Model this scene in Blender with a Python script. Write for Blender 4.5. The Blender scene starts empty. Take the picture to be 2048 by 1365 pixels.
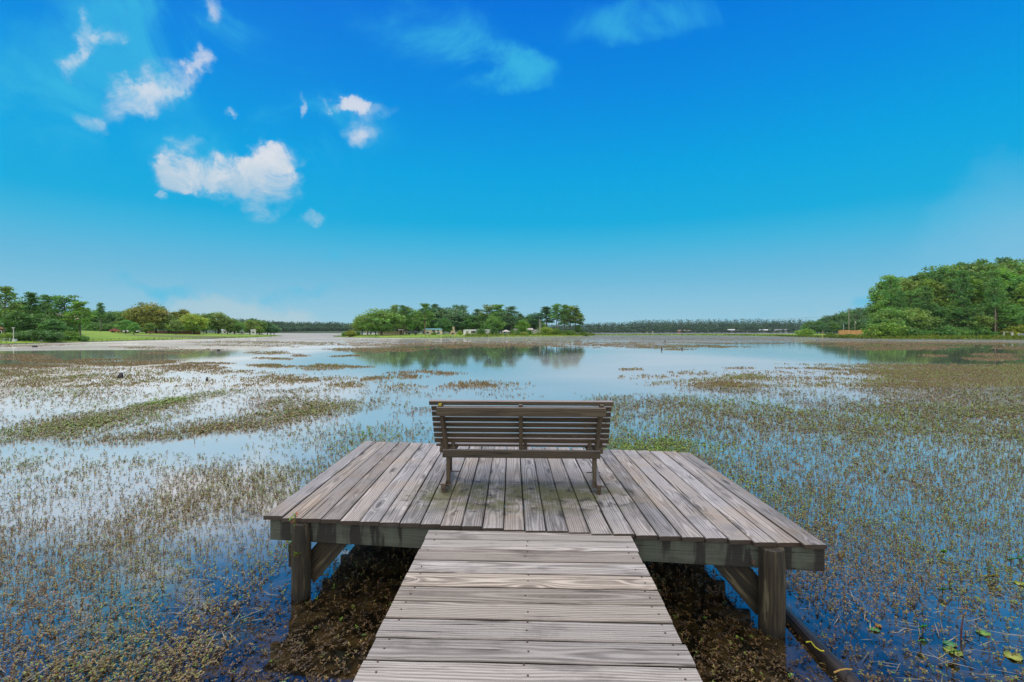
import bpy, bmesh, math, random
import numpy as np
from mathutils import Vector, Matrix
rng = np.random.default_rng(11); random.seed(11)
R = math.radians
sc = bpy.context.scene
col = sc.collection

# ------------------------------------------------------------------ camera
F, CX, HY, CZ = 960.0, 1024.0, 664.0, 1.85      # focal length in photo pixels, optical axis, horizon row, eye height over the water
cam = bpy.data.cameras.new('camera'); co = bpy.data.objects.new('camera', cam); col.objects.link(co)
co.location = (0, 0, CZ); co.rotation_euler = (R(90), 0, 0)
cam.sensor_width = 36; cam.lens = F / 2048 * 36; cam.shift_y = -(682.5 - HY) / 2048
cam.clip_start = 0.05; cam.clip_end = 20000
sc.camera = co
sc.view_settings.view_transform = 'Standard'; sc.view_settings.look = 'None'
sc.view_settings.exposure = 0.0; sc.view_settings.gamma = 1
sc.cycles.max_bounces = 6; sc.cycles.diffuse_bounces = 2; sc.cycles.glossy_bounces = 3; sc.cycles.transparent_max_bounces = 6
sc.cycles.volume_bounces = 0; sc.cycles.caustics_reflective = False; sc.cycles.caustics_refractive = False
sc.cycles.use_denoising = True; sc.cycles.denoising_prefilter = 'NONE'
SUN_AZ, SUN_EL = -38.0, 47.0                      # degrees from the view axis (left is negative) and above the horizon

# ------------------------------------------------------------------ node helper
class NT:
    def __init__(s, nt): s.t = nt; nt.nodes.clear()
    def n(s, typ, props=None, **ins):
        nd = s.t.nodes.new('ShaderNode' + typ)
        for k, v in (props or {}).items(): setattr(nd, k, v)
        for k, v in ins.items(): s.put(nd.inputs[int(k[1:]) if k[0] == '_' and k[1:].isdigit() else k.replace('_', ' ')], v)
        return nd
    def put(s, sock, v):
        if isinstance(v, bpy.types.NodeSocket): s.t.links.new(v, sock)
        elif isinstance(v, bpy.types.Node): s.t.links.new(v.outputs[0], sock)
        elif hasattr(sock.default_value, '__len__') and not hasattr(v, '__len__'): sock.default_value = [v] * len(sock.default_value)
        elif hasattr(v, '__len__') and len(sock.default_value) == 4 and len(v) == 3: sock.default_value = (*v, 1)
        else: sock.default_value = v
    def m(s, op, a, b=0.0, c=0.0, clamp=False):
        nd = s.n('Math', {'operation': op, 'use_clamp': clamp}, _0=a, _1=b, _2=c); return nd.outputs[0]
    def vm(s, op, a, b=(0, 0, 0)):
        nd = s.n('VectorMath', {'operation': op}, _0=a)
        if op == 'SCALE': s.put(nd.inputs['Scale'], b)
        else: s.put(nd.inputs[1], b)
        return nd.outputs[0]
    def mix(s, f, a, b, blend='MIX', clamp=True):
        nd = s.t.nodes.new('ShaderNodeMix'); nd.data_type = 'RGBA'; nd.blend_type = blend; nd.clamp_factor = clamp
        s.put(nd.inputs[0], f); s.put(nd.inputs[6], a); s.put(nd.inputs[7], b); return nd.outputs[2]
    def ss(s, v, a, b, lo=0.0, hi=1.0):
        nd = s.n('MapRange', {'interpolation_type': 'SMOOTHSTEP'}, _0=v, _1=a, _2=b, _3=lo, _4=hi); return nd.outputs[0]
    def lin(s, v, a, b, lo=0.0, hi=1.0):
        nd = s.n('MapRange', {}, _0=v, _1=a, _2=b, _3=lo, _4=hi); return nd.outputs[0]
    def ramp(s, f, stops, interp='LINEAR'):
        nd = s.n('ValToRGB', {}, Fac=f); cr = nd.color_ramp; cr.interpolation = interp
        while len(cr.elements) > 1: cr.elements.remove(cr.elements[-1])
        cr.elements[0].position = stops[0][0]; cr.elements[0].color = (*stops[0][1], 1)
        for p, c in stops[1:]: e = cr.elements.new(p); e.color = (*c, 1)
        return nd.outputs[0]
    def noise(s, vec, scale, detail=4, rough=.55, dist=0.0, out=0):
        return s.n('TexNoise', {}, Vector=vec, Scale=scale, Detail=detail, Roughness=rough, Distortion=dist).outputs[out]
    def comb(s, x, y, z): return s.n('CombineXYZ', {}, _0=x, _1=y, _2=z).outputs[0]
    def sep(s, v): return s.n('SeparateXYZ', {}, _0=v).outputs

def lin3(r, g, b):
    f = lambda c: (c / 255 / 12.92) if c <= 10.3 else ((c / 255 + .055) / 1.055) ** 2.4
    return (f(r), f(g), f(b))

# ------------------------------------------------------------------ sky and sun
w = bpy.data.worlds.new('World'); sc.world = w; w.use_nodes = True
n = NT(w.node_tree)
gen = n.n('TexCoord').outputs['Generated']
dx, dy, dz = n.sep(n.vm('NORMALIZE', gen))
nish = n.n('TexSky', {'sky_type': 'NISHITA', 'sun_disc': False, 'sun_elevation': R(SUN_EL), 'sun_rotation': R(SUN_AZ), 'ozone_density': 3.0, 'dust_density': .6}).outputs[0]
nish = n.vm('SCALE', nish, .06)
zc = n.m('MAXIMUM', dz, 0.0)
grad = n.ramp(zc, [(0, lin3(160, 205, 222)), (.05, lin3(140, 197, 222)), (.108, lin3(108, 186, 220)), (.175, lin3(62, 180, 222)), (.217, lin3(18, 172, 222)),
                   (.31, lin3(0, 163, 226)), (.435, lin3(0, 140, 226)), (.57, lin3(0, 116, 222)), (.7, lin3(40, 110, 210))])
sky = n.mix(.02, grad, nish)
az = n.m('ARCTAN2', dx, dy); el = n.m('ARCSINE', dz)
# warp for ragged cloud edges
wn = n.n('TexNoise', {}, Vector=gen, Scale=9.0, Detail=7, Roughness=.62)
wx, wy, wz = n.sep(n.vm('SUBTRACT', wn.outputs['Color'], (.5, .5, .5)))
wn2 = n.noise(gen, 30.0, 4, .6)
azw = n.m('ADD', az, n.m('MULTIPLY', wx, .16)); elw = n.m('ADD', el, n.m('MULTIPLY', wy, .13))
def blob(px, py, rx, ry, rot=0.0, wgt=1.0):
    u, v = (px - CX) / F, (HY - py) / F
    a0 = math.atan(u); e0 = math.atan(v / math.sqrt(1 + u * u))
    ra = rx / F / (1 + u * u); re = ry / F * math.cos(e0) ** 2 / math.sqrt(1 + u * u)
    da = n.m('DIVIDE', n.m('SUBTRACT', azw, a0), ra); de = n.m('DIVIDE', n.m('SUBTRACT', elw, e0), re)
    if rot:
        c, s_ = math.cos(R(rot)), math.sin(R(rot)); k = ra / re
        # rotate in true angle space, then squash
        da0, de0 = n.m('SUBTRACT', azw, a0), n.m('SUBTRACT', elw, e0)
        da = n.m('DIVIDE', n.m('ADD', n.m('MULTIPLY', da0, c), n.m('MULTIPLY', de0, s_)), ra)
        de = n.m('DIVIDE', n.m('SUBTRACT', n.m('MULTIPLY', de0, c), n.m('MULTIPLY', da0, s_)), re)
    r2 = n.m('ADD', n.m('MULTIPLY', da, da), n.m('MULTIPLY', de, de))
    return n.m('MULTIPLY', n.m('MAXIMUM', n.m('SUBTRACT', 1.0, r2), 0.0), wgt)
def total(bl):
    s_ = blob(*bl[0])
    for b in bl[1:]: s_ = n.m('ADD', s_, blob(*b))
    return s_
thick = total([(420, 345, 120, 52), (530, 315, 85, 36, 12), (530, 372, 85, 66), (335, 352, 60, 36), (305, 384, 28, 12)])
mid = total([(375, 285, 40, 22), (190, 240, 66, 24, -8), (262, 205, 85, 44, 35), (330, 160, 75, 38, 35), (385, 128, 34, 30), (722, 208, 80, 26), (716, 258, 36, 38), (690, 195, 40, 26),
             (155, 55, 44, 62), (140, 120, 36, 52), (225, 72, 60, 30), (410, 18, 30, 52), (607, 202, 13, 34), (440, 242, 26, 11), (632, 444, 32, 20)])
wisp = total([(250, 120, 320, 130, 20), (520, 330, 240, 120), (640, 230, 220, 90), (880, 85, 230, 95, -12), (60, 230, 200, 110), (300, 40, 300, 90), (1000, 140, 120, 60), (1300, 30, 230, 70), (655, 523, 60, 22), (360, 588, 130, 26), (560, 590, 150, 22), (1700, 610, 330, 26, 3)])
haze_r = total([(2080, 470, 330, 190)])
f1 = n.noise(gen, 16.0, 9, .66, .6); f2 = n.noise(gen, 5.0, 8, .62, .8)
amp = n.m('MULTIPLY', n.m('SUBTRACT', f1, .5), 2.2)
def puff(b, a0, a1, k): return n.m('MULTIPLY', n.ss(n.m('ADD', b, n.m('MULTIPLY', amp, n.ss(b, .0, .55, .25, 1.0))), a0, a1), n.m('MULTIPLY', n.ss(b, .0, .2), k))
m_thick = puff(thick, .04, 1.25, .93)
m_mid = puff(mid, .0, 1.6, .74)
m_wisp = n.m('MULTIPLY', n.m('MULTIPLY', n.ss(wisp, .0, 1.2), n.ss(f2, .40, .68)), .75)
sky = n.mix(m_wisp, sky, lin3(64, 188, 226)); cl = n.m('MAXIMUM', m_thick, m_mid)
cl = n.m('MAXIMUM', cl, n.m('MULTIPLY', haze_r, .34))
glow = total([(470, 622, 170, 40), (560, 640, 120, 30)]); sky = n.mix(n.m('MULTIPLY', n.ss(glow, .05, .9), .2), sky, lin3(238, 222, 200))
ccol = n.mix(n.ss(n.m('ADD', n.m('MULTIPLY', n.m('SUBTRACT', el, .30), 9.0), n.m('MULTIPLY', amp, 1.2)), -.8, .8), lin3(168, 200, 222), lin3(234, 232, 234)); ccol = n.mix(n.ss(cl, .1, .75), lin3(140, 200, 230), ccol)
sky = n.mix(cl, sky, ccol)
# broken bright overcast overhead and behind the viewer (all outside the frame)
over = n.m('MAXIMUM', n.ss(dz, .62, .86), n.m('MULTIPLY', n.ss(dy, .12, -.35), n.ss(dz, -.05, .12)))
oc = n.mix(n.noise(gen, 2.2, 4), (1.15, 1.17, 1.2), (1.85, 1.80, 1.72))
sky = n.mix(n.m('MULTIPLY', over, .95), sky, oc)
bg = n.n('Background', {}, Color=sky, Strength=1.0)
wo = n.n('OutputWorld'); n.t.links.new(bg.outputs[0], wo.inputs[0])

sl = bpy.data.lights.new('sun', 'SUN'); sl.energy = .9; sl.angle = R(12); sl.color = (1.0, .92, .80)
so = bpy.data.objects.new('sun', sl); col.objects.link(so)
sd = Vector((math.sin(R(SUN_AZ)) * math.cos(R(SUN_EL)), math.cos(R(SUN_AZ)) * math.cos(R(SUN_EL)), math.sin(R(SUN_EL))))
so.rotation_euler = sd.to_track_quat('Z', 'Y').to_euler()

# ------------------------------------------------------------------ small helpers
def P(px, py, z=0.0):                    # point of the plane at height z seen at a photo pixel
    Y = F * (CZ - z) / (py - HY); return ((px - CX) / F * Y, Y)
def tag(o, label=None, cat=None, group=None, kind=None):
    if label: o['label'] = label
    if cat: o['category'] = cat
    if group: o['group'] = group
    if kind: o['kind'] = kind
    return o
def empty(name, loc=(0, 0, 0), rz=0.0):
    o = bpy.data.objects.new(name, None); o.empty_display_size = .2; o.location = loc; o.rotation_euler = (0, 0, rz); col.objects.link(o); return o
def link(name, me, parent=None, loc=None):
    o = bpy.data.objects.new(name, me); col.objects.link(o)
    if parent: o.parent = parent
    if loc is not None: o.location = loc
    return o
def np_mesh(name, V, Q, mat=None, cols=None, vecs=None, smooth=False, tri=False):
    k = 3 if tri else 4
    V = np.asarray(V, np.float32); Q = np.asarray(Q, np.int32)
    me = bpy.data.meshes.new(name)
    me.vertices.add(len(V)); me.vertices.foreach_set('co', V.ravel())
    me.loops.add(Q.size); me.loops.foreach_set('vertex_index', Q.ravel())
    me.polygons.add(len(Q)); me.polygons.foreach_set('loop_start', np.arange(0, Q.size, k, dtype=np.int32))
    if smooth: me.polygons.foreach_set('use_smooth', np.ones(len(Q), bool))
    me.update(calc_edges=True)
    if cols is not None:
        a = me.attributes.new('tint', 'FLOAT_COLOR', 'FACE'); c = np.ones((len(Q), 4), np.float32); c[:, :3] = cols; a.data.foreach_set('color', c.ravel())
    if mat: me.materials.append(mat)
    return me
class MB:                                # mesh builder: faces plus a per-vertex grain vector (along, across, random)
    def __init__(s): s.v = []; s.f = []; s.g = []
    def add(s, vs, fs, gs=None):
        b = len(s.v); s.v += [tuple(v) for v in vs]; s.f += [[b + i for i in f] for f in fs]
        s.g += gs if gs else [(v[0], v[1], 0.0) for v in vs]
    def box(s, lo, hi, M=None, axis=0, rnd=None, bev=0.0):
        lo, hi = Vector(lo), Vector(hi); rnd = random.random() if rnd is None else rnd
        b = bmesh.new(); bmesh.ops.create_cube(b, size=1.0)
        for v in b.verts: v.co = Vector((lo[i] + (v.co[i] + .5) * (hi[i] - lo[i]) for i in range(3)))
        if bev: bmesh.ops.bevel(b, geom=list(b.edges), offset=bev, segments=1, affect='EDGES')
        oth = [i for i in range(3) if i != axis]
        c = (lo + hi) / 2
        gs = [(v.co[axis], (v.co[oth[0]] - c[oth[0]]) + (v.co[oth[1]] - c[oth[1]]), rnd) for v in b.verts]
        b.verts.index_update()
        s.add([(M @ v.co if M else v.co) for v in b.verts], [[v.index for v in f.verts] for f in b.faces], gs); b.free()
    def board(s, L, W, T, M, seg=10, warp=.002, rnd=None):   # plank along local x, eased edges, slight cup and wander
        rnd = random.random() if rnd is None else rnd
        prof = [(-W/2, -T), (-W/2, -.005), (-W/2 + .004, -.0012), (-W/4, .0), (0, -.0006), (W/4, 0), (W/2 - .004, -.0012), (W/2, -.005), (W/2, -T)]
        ph = [random.uniform(0, 6.28) for _ in range(4)]; vs = []; gs = []
        for i in range(seg + 1):
            x = L * i / seg
            wob = warp * math.sin(ph[0] + x * 1.7) ; e1 = .0012 * math.sin(ph[1] + x * 9) ; e2 = .0012 * math.sin(ph[2] + x * 11)
            for k, (y, z) in enumerate(prof):
                yy = y + (e1 if k < 3 else e2 if k > 5 else 0)
                vs.append(M @ Vector((x, yy, z + wob))); gs.append((x, y, rnd))
        K = len(prof); fs = []
        for i in range(seg):
            for k in range(K - 1): fs.append([i*K + k, (i+1)*K + k, (i+1)*K + k + 1, i*K + k + 1])
            fs.append([i*K + K - 1, (i+1)*K + K - 1, (i+1)*K, i*K])
        fs.append(list(range(K))); fs.append([seg*K + k for k in range(K - 1, -1, -1)])
        s.add(vs, fs, gs)
    def tube(s, pts, rad, sides=10, cap=True, rnd=None, lump=0.0):
        rnd = random.random() if rnd is None else rnd
        pts = [Vector(p) for p in pts]; rad = rad if hasattr(rad, '__len__') else [rad] * len(pts); vs = []; gs = []; d = 0
        up0 = Vector((0, 0, 1)) if abs((pts[-1] - pts[0]).normalized().z) < .9 else Vector((1, 0, 0))
        for i, p in enumerate(pts):
            t = (pts[min(i+1, len(pts)-1)] - pts[max(i-1, 0)]).normalized(); a = t.cross(up0).normalized(); b2 = a.cross(t)
            if i: d += (p - pts[i-1]).length
            for k in range(sides):
                th = 6.28318 * k / sides; r = rad[i] * (1 + lump * math.sin(k * 2.1 + rnd * 9 + i * .7))
                vs.append(p + (a * math.cos(th) + b2 * math.sin(th)) * r); gs.append((d, th * rad[0], rnd))
        fs = []
        for i in range(len(pts) - 1):
            for k in range(sides): fs.append([i*sides + k, i*sides + (k+1) % sides, (i+1)*sides + (k+1) % sides, (i+1)*sides + k])
        if cap: fs.append(list(range(sides))[::-1]); fs.append([(len(pts)-1)*sides + k for k in range(sides)])
        s.add(vs, fs, gs)
    def mesh(s, name, mat, smooth=False):
        me = bpy.data.meshes.new(name); me.from_pydata(s.v, [], s.f); me.update()
        a = me.attributes.new('grain', 'FLOAT_VECTOR', 'POINT'); a.data.foreach_set('vector', np.array(s.g, np.float32).ravel())
        me.materials.append(mat)
        if smooth: me.polygons.foreach_set('use_smooth', [True] * len(me.polygons))
        return me
    def build(s, name, mat, parent=None, loc=None, smooth=False): return link(name, s.mesh(name, mat, smooth), parent, loc)
def frame(o, x):                          # matrix with local x along a vector, z up
    x = Vector(x).normalized(); z = Vector((0, 0, 1)); y = z.cross(x).normalized(); z = x.cross(y)
    M = Matrix((x, y, z)).transposed().to_4x4(); M.translation = Vector(o); return M
def leaves(o, d, s_, l, wd):              # N diamond leaves: origin, direction, side vector, length, width
    l = np.asarray(l)[:, None]; wd = np.asarray(wd)[:, None]
    V = np.stack([o, o + d * l * .45 + s_ * wd * .5, o + d * l, o + d * l * .45 - s_ * wd * .5], 1).reshape(-1, 3)
    return V, np.arange(len(o) * 4).reshape(-1, 4)
def unit(v): return v / np.maximum(np.linalg.norm(v, axis=1, keepdims=True), 1e-9)
def randdir(N): return unit(rng.normal(size=(N, 3)))
def cat_quads(parts):
    V = []; Q = []; C = []; b = 0
    for v, q, c in parts: V.append(v); Q.append(q + b); C.append(c); b += len(v)
    return np.concatenate(V), np.concatenate(Q), np.concatenate(C)
_perm = rng.random((256, 256))
def vnoise(x, y):
    xi = np.floor(x).astype(int); yi = np.floor(y).astype(int); fx = x - xi; fy = y - yi
    fx = fx * fx * (3 - 2 * fx); fy = fy * fy * (3 - 2 * fy); g = lambda a, b: _perm[a % 256, b % 256]
    return (g(xi, yi) * (1 - fx) + g(xi + 1, yi) * fx) * (1 - fy) + (g(xi, yi + 1) * (1 - fx) + g(xi + 1, yi + 1) * fx) * fy
def fbm(x, y, o=4):
    s_ = 0; a = .5; t = 0
    for i in range(o): s_ = s_ + a * vnoise(x * 2**i + 17.3 * i, y * 2**i + 9.1 * i); t += a; a *= .5
    return s_ / t

# ------------------------------------------------------------------ materials
def new_mat(name):
    m = bpy.data.materials.new(name); m.use_nodes = True; return m, NT(m.node_tree)
def out(n, sh): o = n.n('OutputMaterial'); n.t.links.new(sh.outputs[0], o.inputs[0])
def plain(name, c, rough=.7, var=.12, scale=3.0):
    m, n = new_mat(name); p = n.n('TexCoord').outputs['Object']
    f = n.noise(p, scale, 5)
    cc = n.mix(n.ss(f, .3, .7), tuple(x * (1 - var) for x in c), tuple(min(1, x * (1 + var)) for x in c))
    out(n, n.n('BsdfPrincipled', {}, Base_Color=cc, Roughness=rough)); return m
def wood(name, light, mid_, dark, stain=None, ringf=520.0, rough=.75, bump=.35, contrast=1.0, skylit_top=None, ends=None):
    m, n = new_mat(name)
    g = n.n('Attribute', {'attribute_name': 'grain'}).outputs['Vector']
    L, A, Q = n.sep(g); pos = n.n('NewGeometry').outputs['Position']
    seed = n.m('MULTIPLY', Q, 57.0)
    lo = n.noise(n.comb(n.m('MULTIPLY', L, .9), n.m('MULTIPLY', A, 2.0), seed), 1.0, 2)
    lo2 = n.noise(n.comb(n.m('MULTIPLY', L, 3.1), n.m('MULTIPLY', A, 9.0), n.m('ADD', seed, 5.5)), 1.0, 3)
    # knots: sparse cells stretched along the plank
    vor = n.n('TexVoronoi', {'voronoi_dimensions': '3D'}, Vector=n.comb(n.m('MULTIPLY', L, 1.5), n.m('MULTIPLY', A, 7.0), n.m('MULTIPLY', seed, 3.0)), Scale=1.0, Randomness=1.0)
    kd = vor.outputs['Distance']; kn = n.ss(kd, .30, .03)
    a0 = n.m('MULTIPLY', n.m('SUBTRACT', n.n('TexWhiteNoise', {'noise_dimensions': '1D'}, W=seed).outputs[0], .5), .16)
    dep = n.m('ADD', .012, n.m('MULTIPLY', lo, .075))
    aa = n.m('ADD', n.m('SUBTRACT', A, a0), n.m('MULTIPLY', n.m('SUBTRACT', lo2, .5), .022))
    r = n.m('SQRT', n.m('ADD', n.m('MULTIPLY', aa, aa), n.m('MULTIPLY', dep, dep)))
    r = n.m('ADD', r, n.m('MULTIPLY', kn, .03))
    ring = n.m('ADD', n.m('MULTIPLY', n.m('SINE', n.m('MULTIPLY', r, ringf)), .5), .5)
    ring = n.m('POWER', ring, 1.6)
    fib = n.noise(n.comb(n.m('MULTIPLY', L, 5.0), n.m('MULTIPLY', A, 190.0), seed), 1.0, 3, .65)
    fib2 = n.noise(n.comb(n.m('MULTIPLY', L, 1.6), n.m('MULTIPLY', A, 60.0), n.m('ADD', seed, 3.0)), 1.0, 3, .6)
    blot = n.noise(n.comb(n.m('MULTIPLY', L, 2.2), n.m('MULTIPLY', A, 7.0), n.m('ADD', seed, 9.0)), 1.0, 5, .65)
    f = n.m('ADD', n.m('MULTIPLY', ring, .40), n.m('ADD', n.m('MULTIPLY', fib, .35), n.m('MULTIPLY', fib2, .35)))
    f = n.lin(f, .5 - .32 / contrast, .5 + .36 / contrast)
    c = n.mix(f, mid_, light)
    c = n.mix(n.m('MULTIPLY', n.ss(blot, .52, .70), .5), c, dark)
    # dark checks along the grain and at knots
    crack = n.ss(fib2, .37, .30)
    c = n.mix(n.m('MULTIPLY', crack, .9), c, tuple(x * .3 for x in dark))
    c = n.mix(n.m('MULTIPLY', n.ss(kd, .20, .03), .85), c, tuple(x * .5 for x in dark))
    br = n.n('TexWhiteNoise', {'noise_dimensions': '1D'}, W=n.m('ADD', seed, 21.3))
    bv = n.lin(br.outputs[0], 0, 1, .70, 1.18)
    c = n.vm('SCALE', c, bv)
    c = n.mix(n.lin(n.n('TexWhiteNoise', {'noise_dimensions': '1D'}, W=n.m('ADD', seed, 43.1)).outputs[0], 0, 1, -.2, .6), c, n.mix(1.0, c, (1.12, .98, .78), 'MULTIPLY'))
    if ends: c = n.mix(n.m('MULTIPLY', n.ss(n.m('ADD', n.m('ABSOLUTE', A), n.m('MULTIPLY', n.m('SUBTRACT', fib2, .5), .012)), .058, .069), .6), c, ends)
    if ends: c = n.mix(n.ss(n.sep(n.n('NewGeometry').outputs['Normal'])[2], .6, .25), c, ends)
    if skylit_top: c = n.mix(n.m('MULTIPLY', n.ss(n.sep(n.n('NewGeometry').outputs['Normal'])[2], .55, .9), n.lin(fib, .3, .7, .55, .95)), c, skylit_top)  # sky light on up-facing faces, painted in as a paler tone
    if stain: c = stain(n, c, pos, L, A, seed, fib)
    bmp = n.n('Bump', {}, Height=n.m('ADD', n.m('MULTIPLY', f, .6), n.m('MULTIPLY', crack, -1.2)), Strength=bump, Distance=.004)
    out(n, n.n('BsdfPrincipled', {}, Base_Color=c, Roughness=rough, Normal=bmp.outputs[0])); return m
def deck_stain(n, c, pos, L, A, seed, fib):
    x, y, z = n.sep(pos)
    # green algae and black mould behind the bench, where water sits
    e = n.m('ADD', n.m('POWER', n.m('DIVIDE', n.m('SUBTRACT', x, .06), .95), 4.0), n.m('POWER', n.m('DIVIDE', n.m('SUBTRACT', y, 3.80), .40), 2.0))
    nz = n.noise(pos, 5.0, 5, .62)
    mk = n.m('MULTIPLY', n.ss(e, 1.2, .1), n.ss(nz, .36, .56))
    c = n.mix(n.m('MULTIPLY', mk, .8), c, (.12, .115, .025))
    nz2 = n.noise(n.vm('ADD', pos, (7, 3, 0)), 9.0, 5, .65)
    mk2 = n.m('MULTIPLY', n.ss(e, 2.1, .3), n.ss(nz2, .53, .66))
    c = n.mix(n.m('MULTIPLY', mk2, .8), c, (.035, .03, .026))
    tn = n.noise(n.vm('ADD', pos, (4, 2, 0)), 1.7, 4, .6); c = n.mix(n.m('MULTIPLY', n.ss(tn, .48, .68), .5), c, n.mix(1.0, c, (1.05, .86, .6), 'MULTIPLY'))
    bl = n.noise(n.vm('ADD', pos, (1, 9, 0)), 2.3, 5, .6)
    c = n.mix(n.m('MULTIPLY', n.ss(bl, .55, .75), .5), c, (.115, .11, .115))
    return c
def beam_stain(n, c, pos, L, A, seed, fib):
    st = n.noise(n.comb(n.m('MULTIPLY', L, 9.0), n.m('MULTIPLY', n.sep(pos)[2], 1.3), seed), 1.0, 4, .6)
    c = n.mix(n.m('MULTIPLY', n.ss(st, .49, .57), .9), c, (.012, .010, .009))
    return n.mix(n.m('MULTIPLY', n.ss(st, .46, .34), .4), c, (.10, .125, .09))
def post_stain(n, c, pos, L, A, seed, fib):
    z = n.sep(pos)[2]
    nz = n.noise(n.comb(n.m('MULTIPLY', A, 30.0), n.m('MULTIPLY', z, 3.0), seed), 1.0, 4, .6)
    c = n.mix(n.m('MULTIPLY', n.ss(nz, .45, .6), .8), c, (.015, .012, .010))
    c = n.mix(n.m('MULTIPLY', n.ss(nz, .43, .34), .7), c, (.17, .14, .085))
    c = n.mix(n.ss(n.m('ADD', z, n.m('MULTIPLY', nz, .1)), .13, .05), c, (.012, .010, .007))       # soaked foot
    return c
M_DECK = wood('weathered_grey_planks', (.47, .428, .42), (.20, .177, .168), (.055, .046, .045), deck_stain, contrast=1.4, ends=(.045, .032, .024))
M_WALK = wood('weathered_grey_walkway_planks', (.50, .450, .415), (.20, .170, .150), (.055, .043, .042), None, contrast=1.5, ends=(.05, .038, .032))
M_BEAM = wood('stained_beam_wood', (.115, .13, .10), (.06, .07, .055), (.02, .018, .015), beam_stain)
M_POST = wood('dark_post_wood', (.075, .062, .036), (.024, .019, .012), (.007, .006, .005), post_stain, ringf=300)
M_BENCH = wood('dark_bench_wood', (.108, .084, .057), (.047, .036, .025), (.016, .013, .010), None, skylit_top=(.36, .31, .31))
M_METAL = plain('rusty_steel', (.10, .06, .045), .5)
M_DARKPLANT = plain('dark_wet_bark', (.03, .022, .02), .35, .4, 12)

def leaf_mat(name, trans=.25, rough=.6):
    m, n = new_mat(name)
    t = n.n('Attribute', {'attribute_name': 'tint'}).outputs['Color']
    oc = n.n('ObjectInfo').outputs['Color']
    c = n.mix(1.0, oc, t, 'MULTIPLY')
    d = n.n('BsdfPrincipled', {}, Base_Color=c, Roughness=rough)
    tr = n.n('BsdfTranslucent', {}, Color=n.mix(1.0, c, (1.1, 1.15, .6), 'MULTIPLY'))
    mx = n.n('MixShader', {}, _0=trans); n.t.links.new(d.outputs[0], mx.inputs[1]); n.t.links.new(tr.outputs[0], mx.inputs[2])
    out(n, mx); return m
M_LEAF = leaf_mat('foliage', .3)
M_WEED = leaf_mat('water_weed_leaves', .15, .45)
M_PAD = leaf_mat('lily_leaf', .2, .3)
def bark():
    m, n = new_mat('bark'); p = n.n('TexCoord').outputs['Object']
    c = n.mix(n.noise(p, 40, 4), (.07, .055, .045), (.20, .165, .14))
    out(n, n.n('BsdfPrincipled', {}, Base_Color=n.mix(1.0, c, n.n('ObjectInfo').outputs['Color'], 'MULTIPLY'), Roughness=.9)); return m
M_BARK = bark()

# ------------------------------------------------------------------ terrain and water
def W(*pp): return [P(*p) for p in pp]
lands = [  # polygon, shore height, slope, top height
    (W((-700, 705), (-300, 698), (0, 689.5), (60, 688), (180, 684.5), (300, 681), (420, 678), (500, 675.6), (545, 673.8), (562, 672.6), (545, 670.6), (480, 669.2)) + [(-420, 420), (-700, 380), (-700, 30)], .25, .030, 3.6),
    (W((668, 674.0), (700, 675.2), (760, 676.2), (860, 676.2), (960, 675), (1060, 673.6), (1165, 672.8), (1187, 671.8), (1178, 669.9), (1000, 669.2), (760, 669.4), (690, 671.5)), .35, .012, 1.2),
    (W((1172, 671.2), (1300, 671.2), (1450, 671.7), (1550, 673), (1650, 676.2), (1700, 677.6), (1760, 678.6), (1900, 679.6), (2048, 680.2), (2500, 686)) + [(400, 100), (900, 300), (900, 1400), (560, 1200)] + W((1612, 666.4), (1606, 667.6), (1590, 668.4), (1500, 668.6), (1400, 668.8), (1180, 669.3)), .15, .0025, .5),
    ([(-1600, 300), (-520, 470)] + [(-330, 560), (-240, 640), (-120, 800), (60, 905), (300, 905), (545, 900), (620, 860), (1200, 700), (4500, 700), (4500, 4500), (-4500, 4500), (-4500, 300)], .3, .03, 9.0),
    ([(-4500, -60), (-60, -14), (60, -14), (4500, -60), (4500, -4500), (-4500, -4500)], .3, .02, 6.0)]
def sdist(poly, x, y):
    pts = np.array(poly); d2 = np.full(x.shape, 1e18); ins = np.zeros(x.shape, bool)
    for i in range(len(pts)):
        a, b = pts[i], pts[(i + 1) % len(pts)]; e = b - a
        t = np.clip(((x - a[0]) * e[0] + (y - a[1]) * e[1]) / max(e @ e, 1e-9), 0, 1)
        d2 = np.minimum(d2, (x - a[0] - t * e[0]) ** 2 + (y - a[1] - t * e[1]) ** 2)
        c = ((a[1] > y) != (b[1] > y)); ins ^= c & (x < (b[0] - a[0]) * (y - a[1]) / np.where(b[1] == a[1], 1e-9, b[1] - a[1]) + a[0])
    d = np.sqrt(d2); return np.where(ins, d, -d)
def landz(x, y):
    x = np.asarray(x, float); y = np.asarray(y, float); z = np.full(x.shape, -1.0)
    for k, (poly, h0, sl_, hm) in enumerate(lands):
        d = sdist(poly, x, y) + (fbm(x * .08 + k * 9, y * .08) - .5) * np.clip(np.hypot(x, y) * .02, 0, 5)
        zi = np.where(d > 0, h0 * (1 - np.exp(-d / 1.5)) + np.minimum(d * sl_, hm), d * .12)
        z = np.maximum(z, zi)
    return np.maximum(z + (fbm(x * .25, y * .25) - .5) * np.where(z > .05, .12, 0), -1.0)
def landz1(x, y): return float(landz(np.array([x]), np.array([y]))[0])
azs = np.concatenate([np.linspace(-180, -66, 40, endpoint=False), np.linspace(-66, 66, 640), np.linspace(68, 178, 38)]) * math.pi / 180
rs = np.concatenate([[.0], np.geomspace(1.5, 60, 70, endpoint=False), np.geomspace(60, 420, 260, endpoint=False), np.geomspace(420, 6000, 150)])
AA, RR = np.meshgrid(azs, rs); GX = RR * np.sin(AA); GY = RR * np.cos(AA); GZ = landz(GX, GY)
na, nr = len(azs), len(rs); ii = np.arange(na); jj = np.arange(nr - 1)
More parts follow.
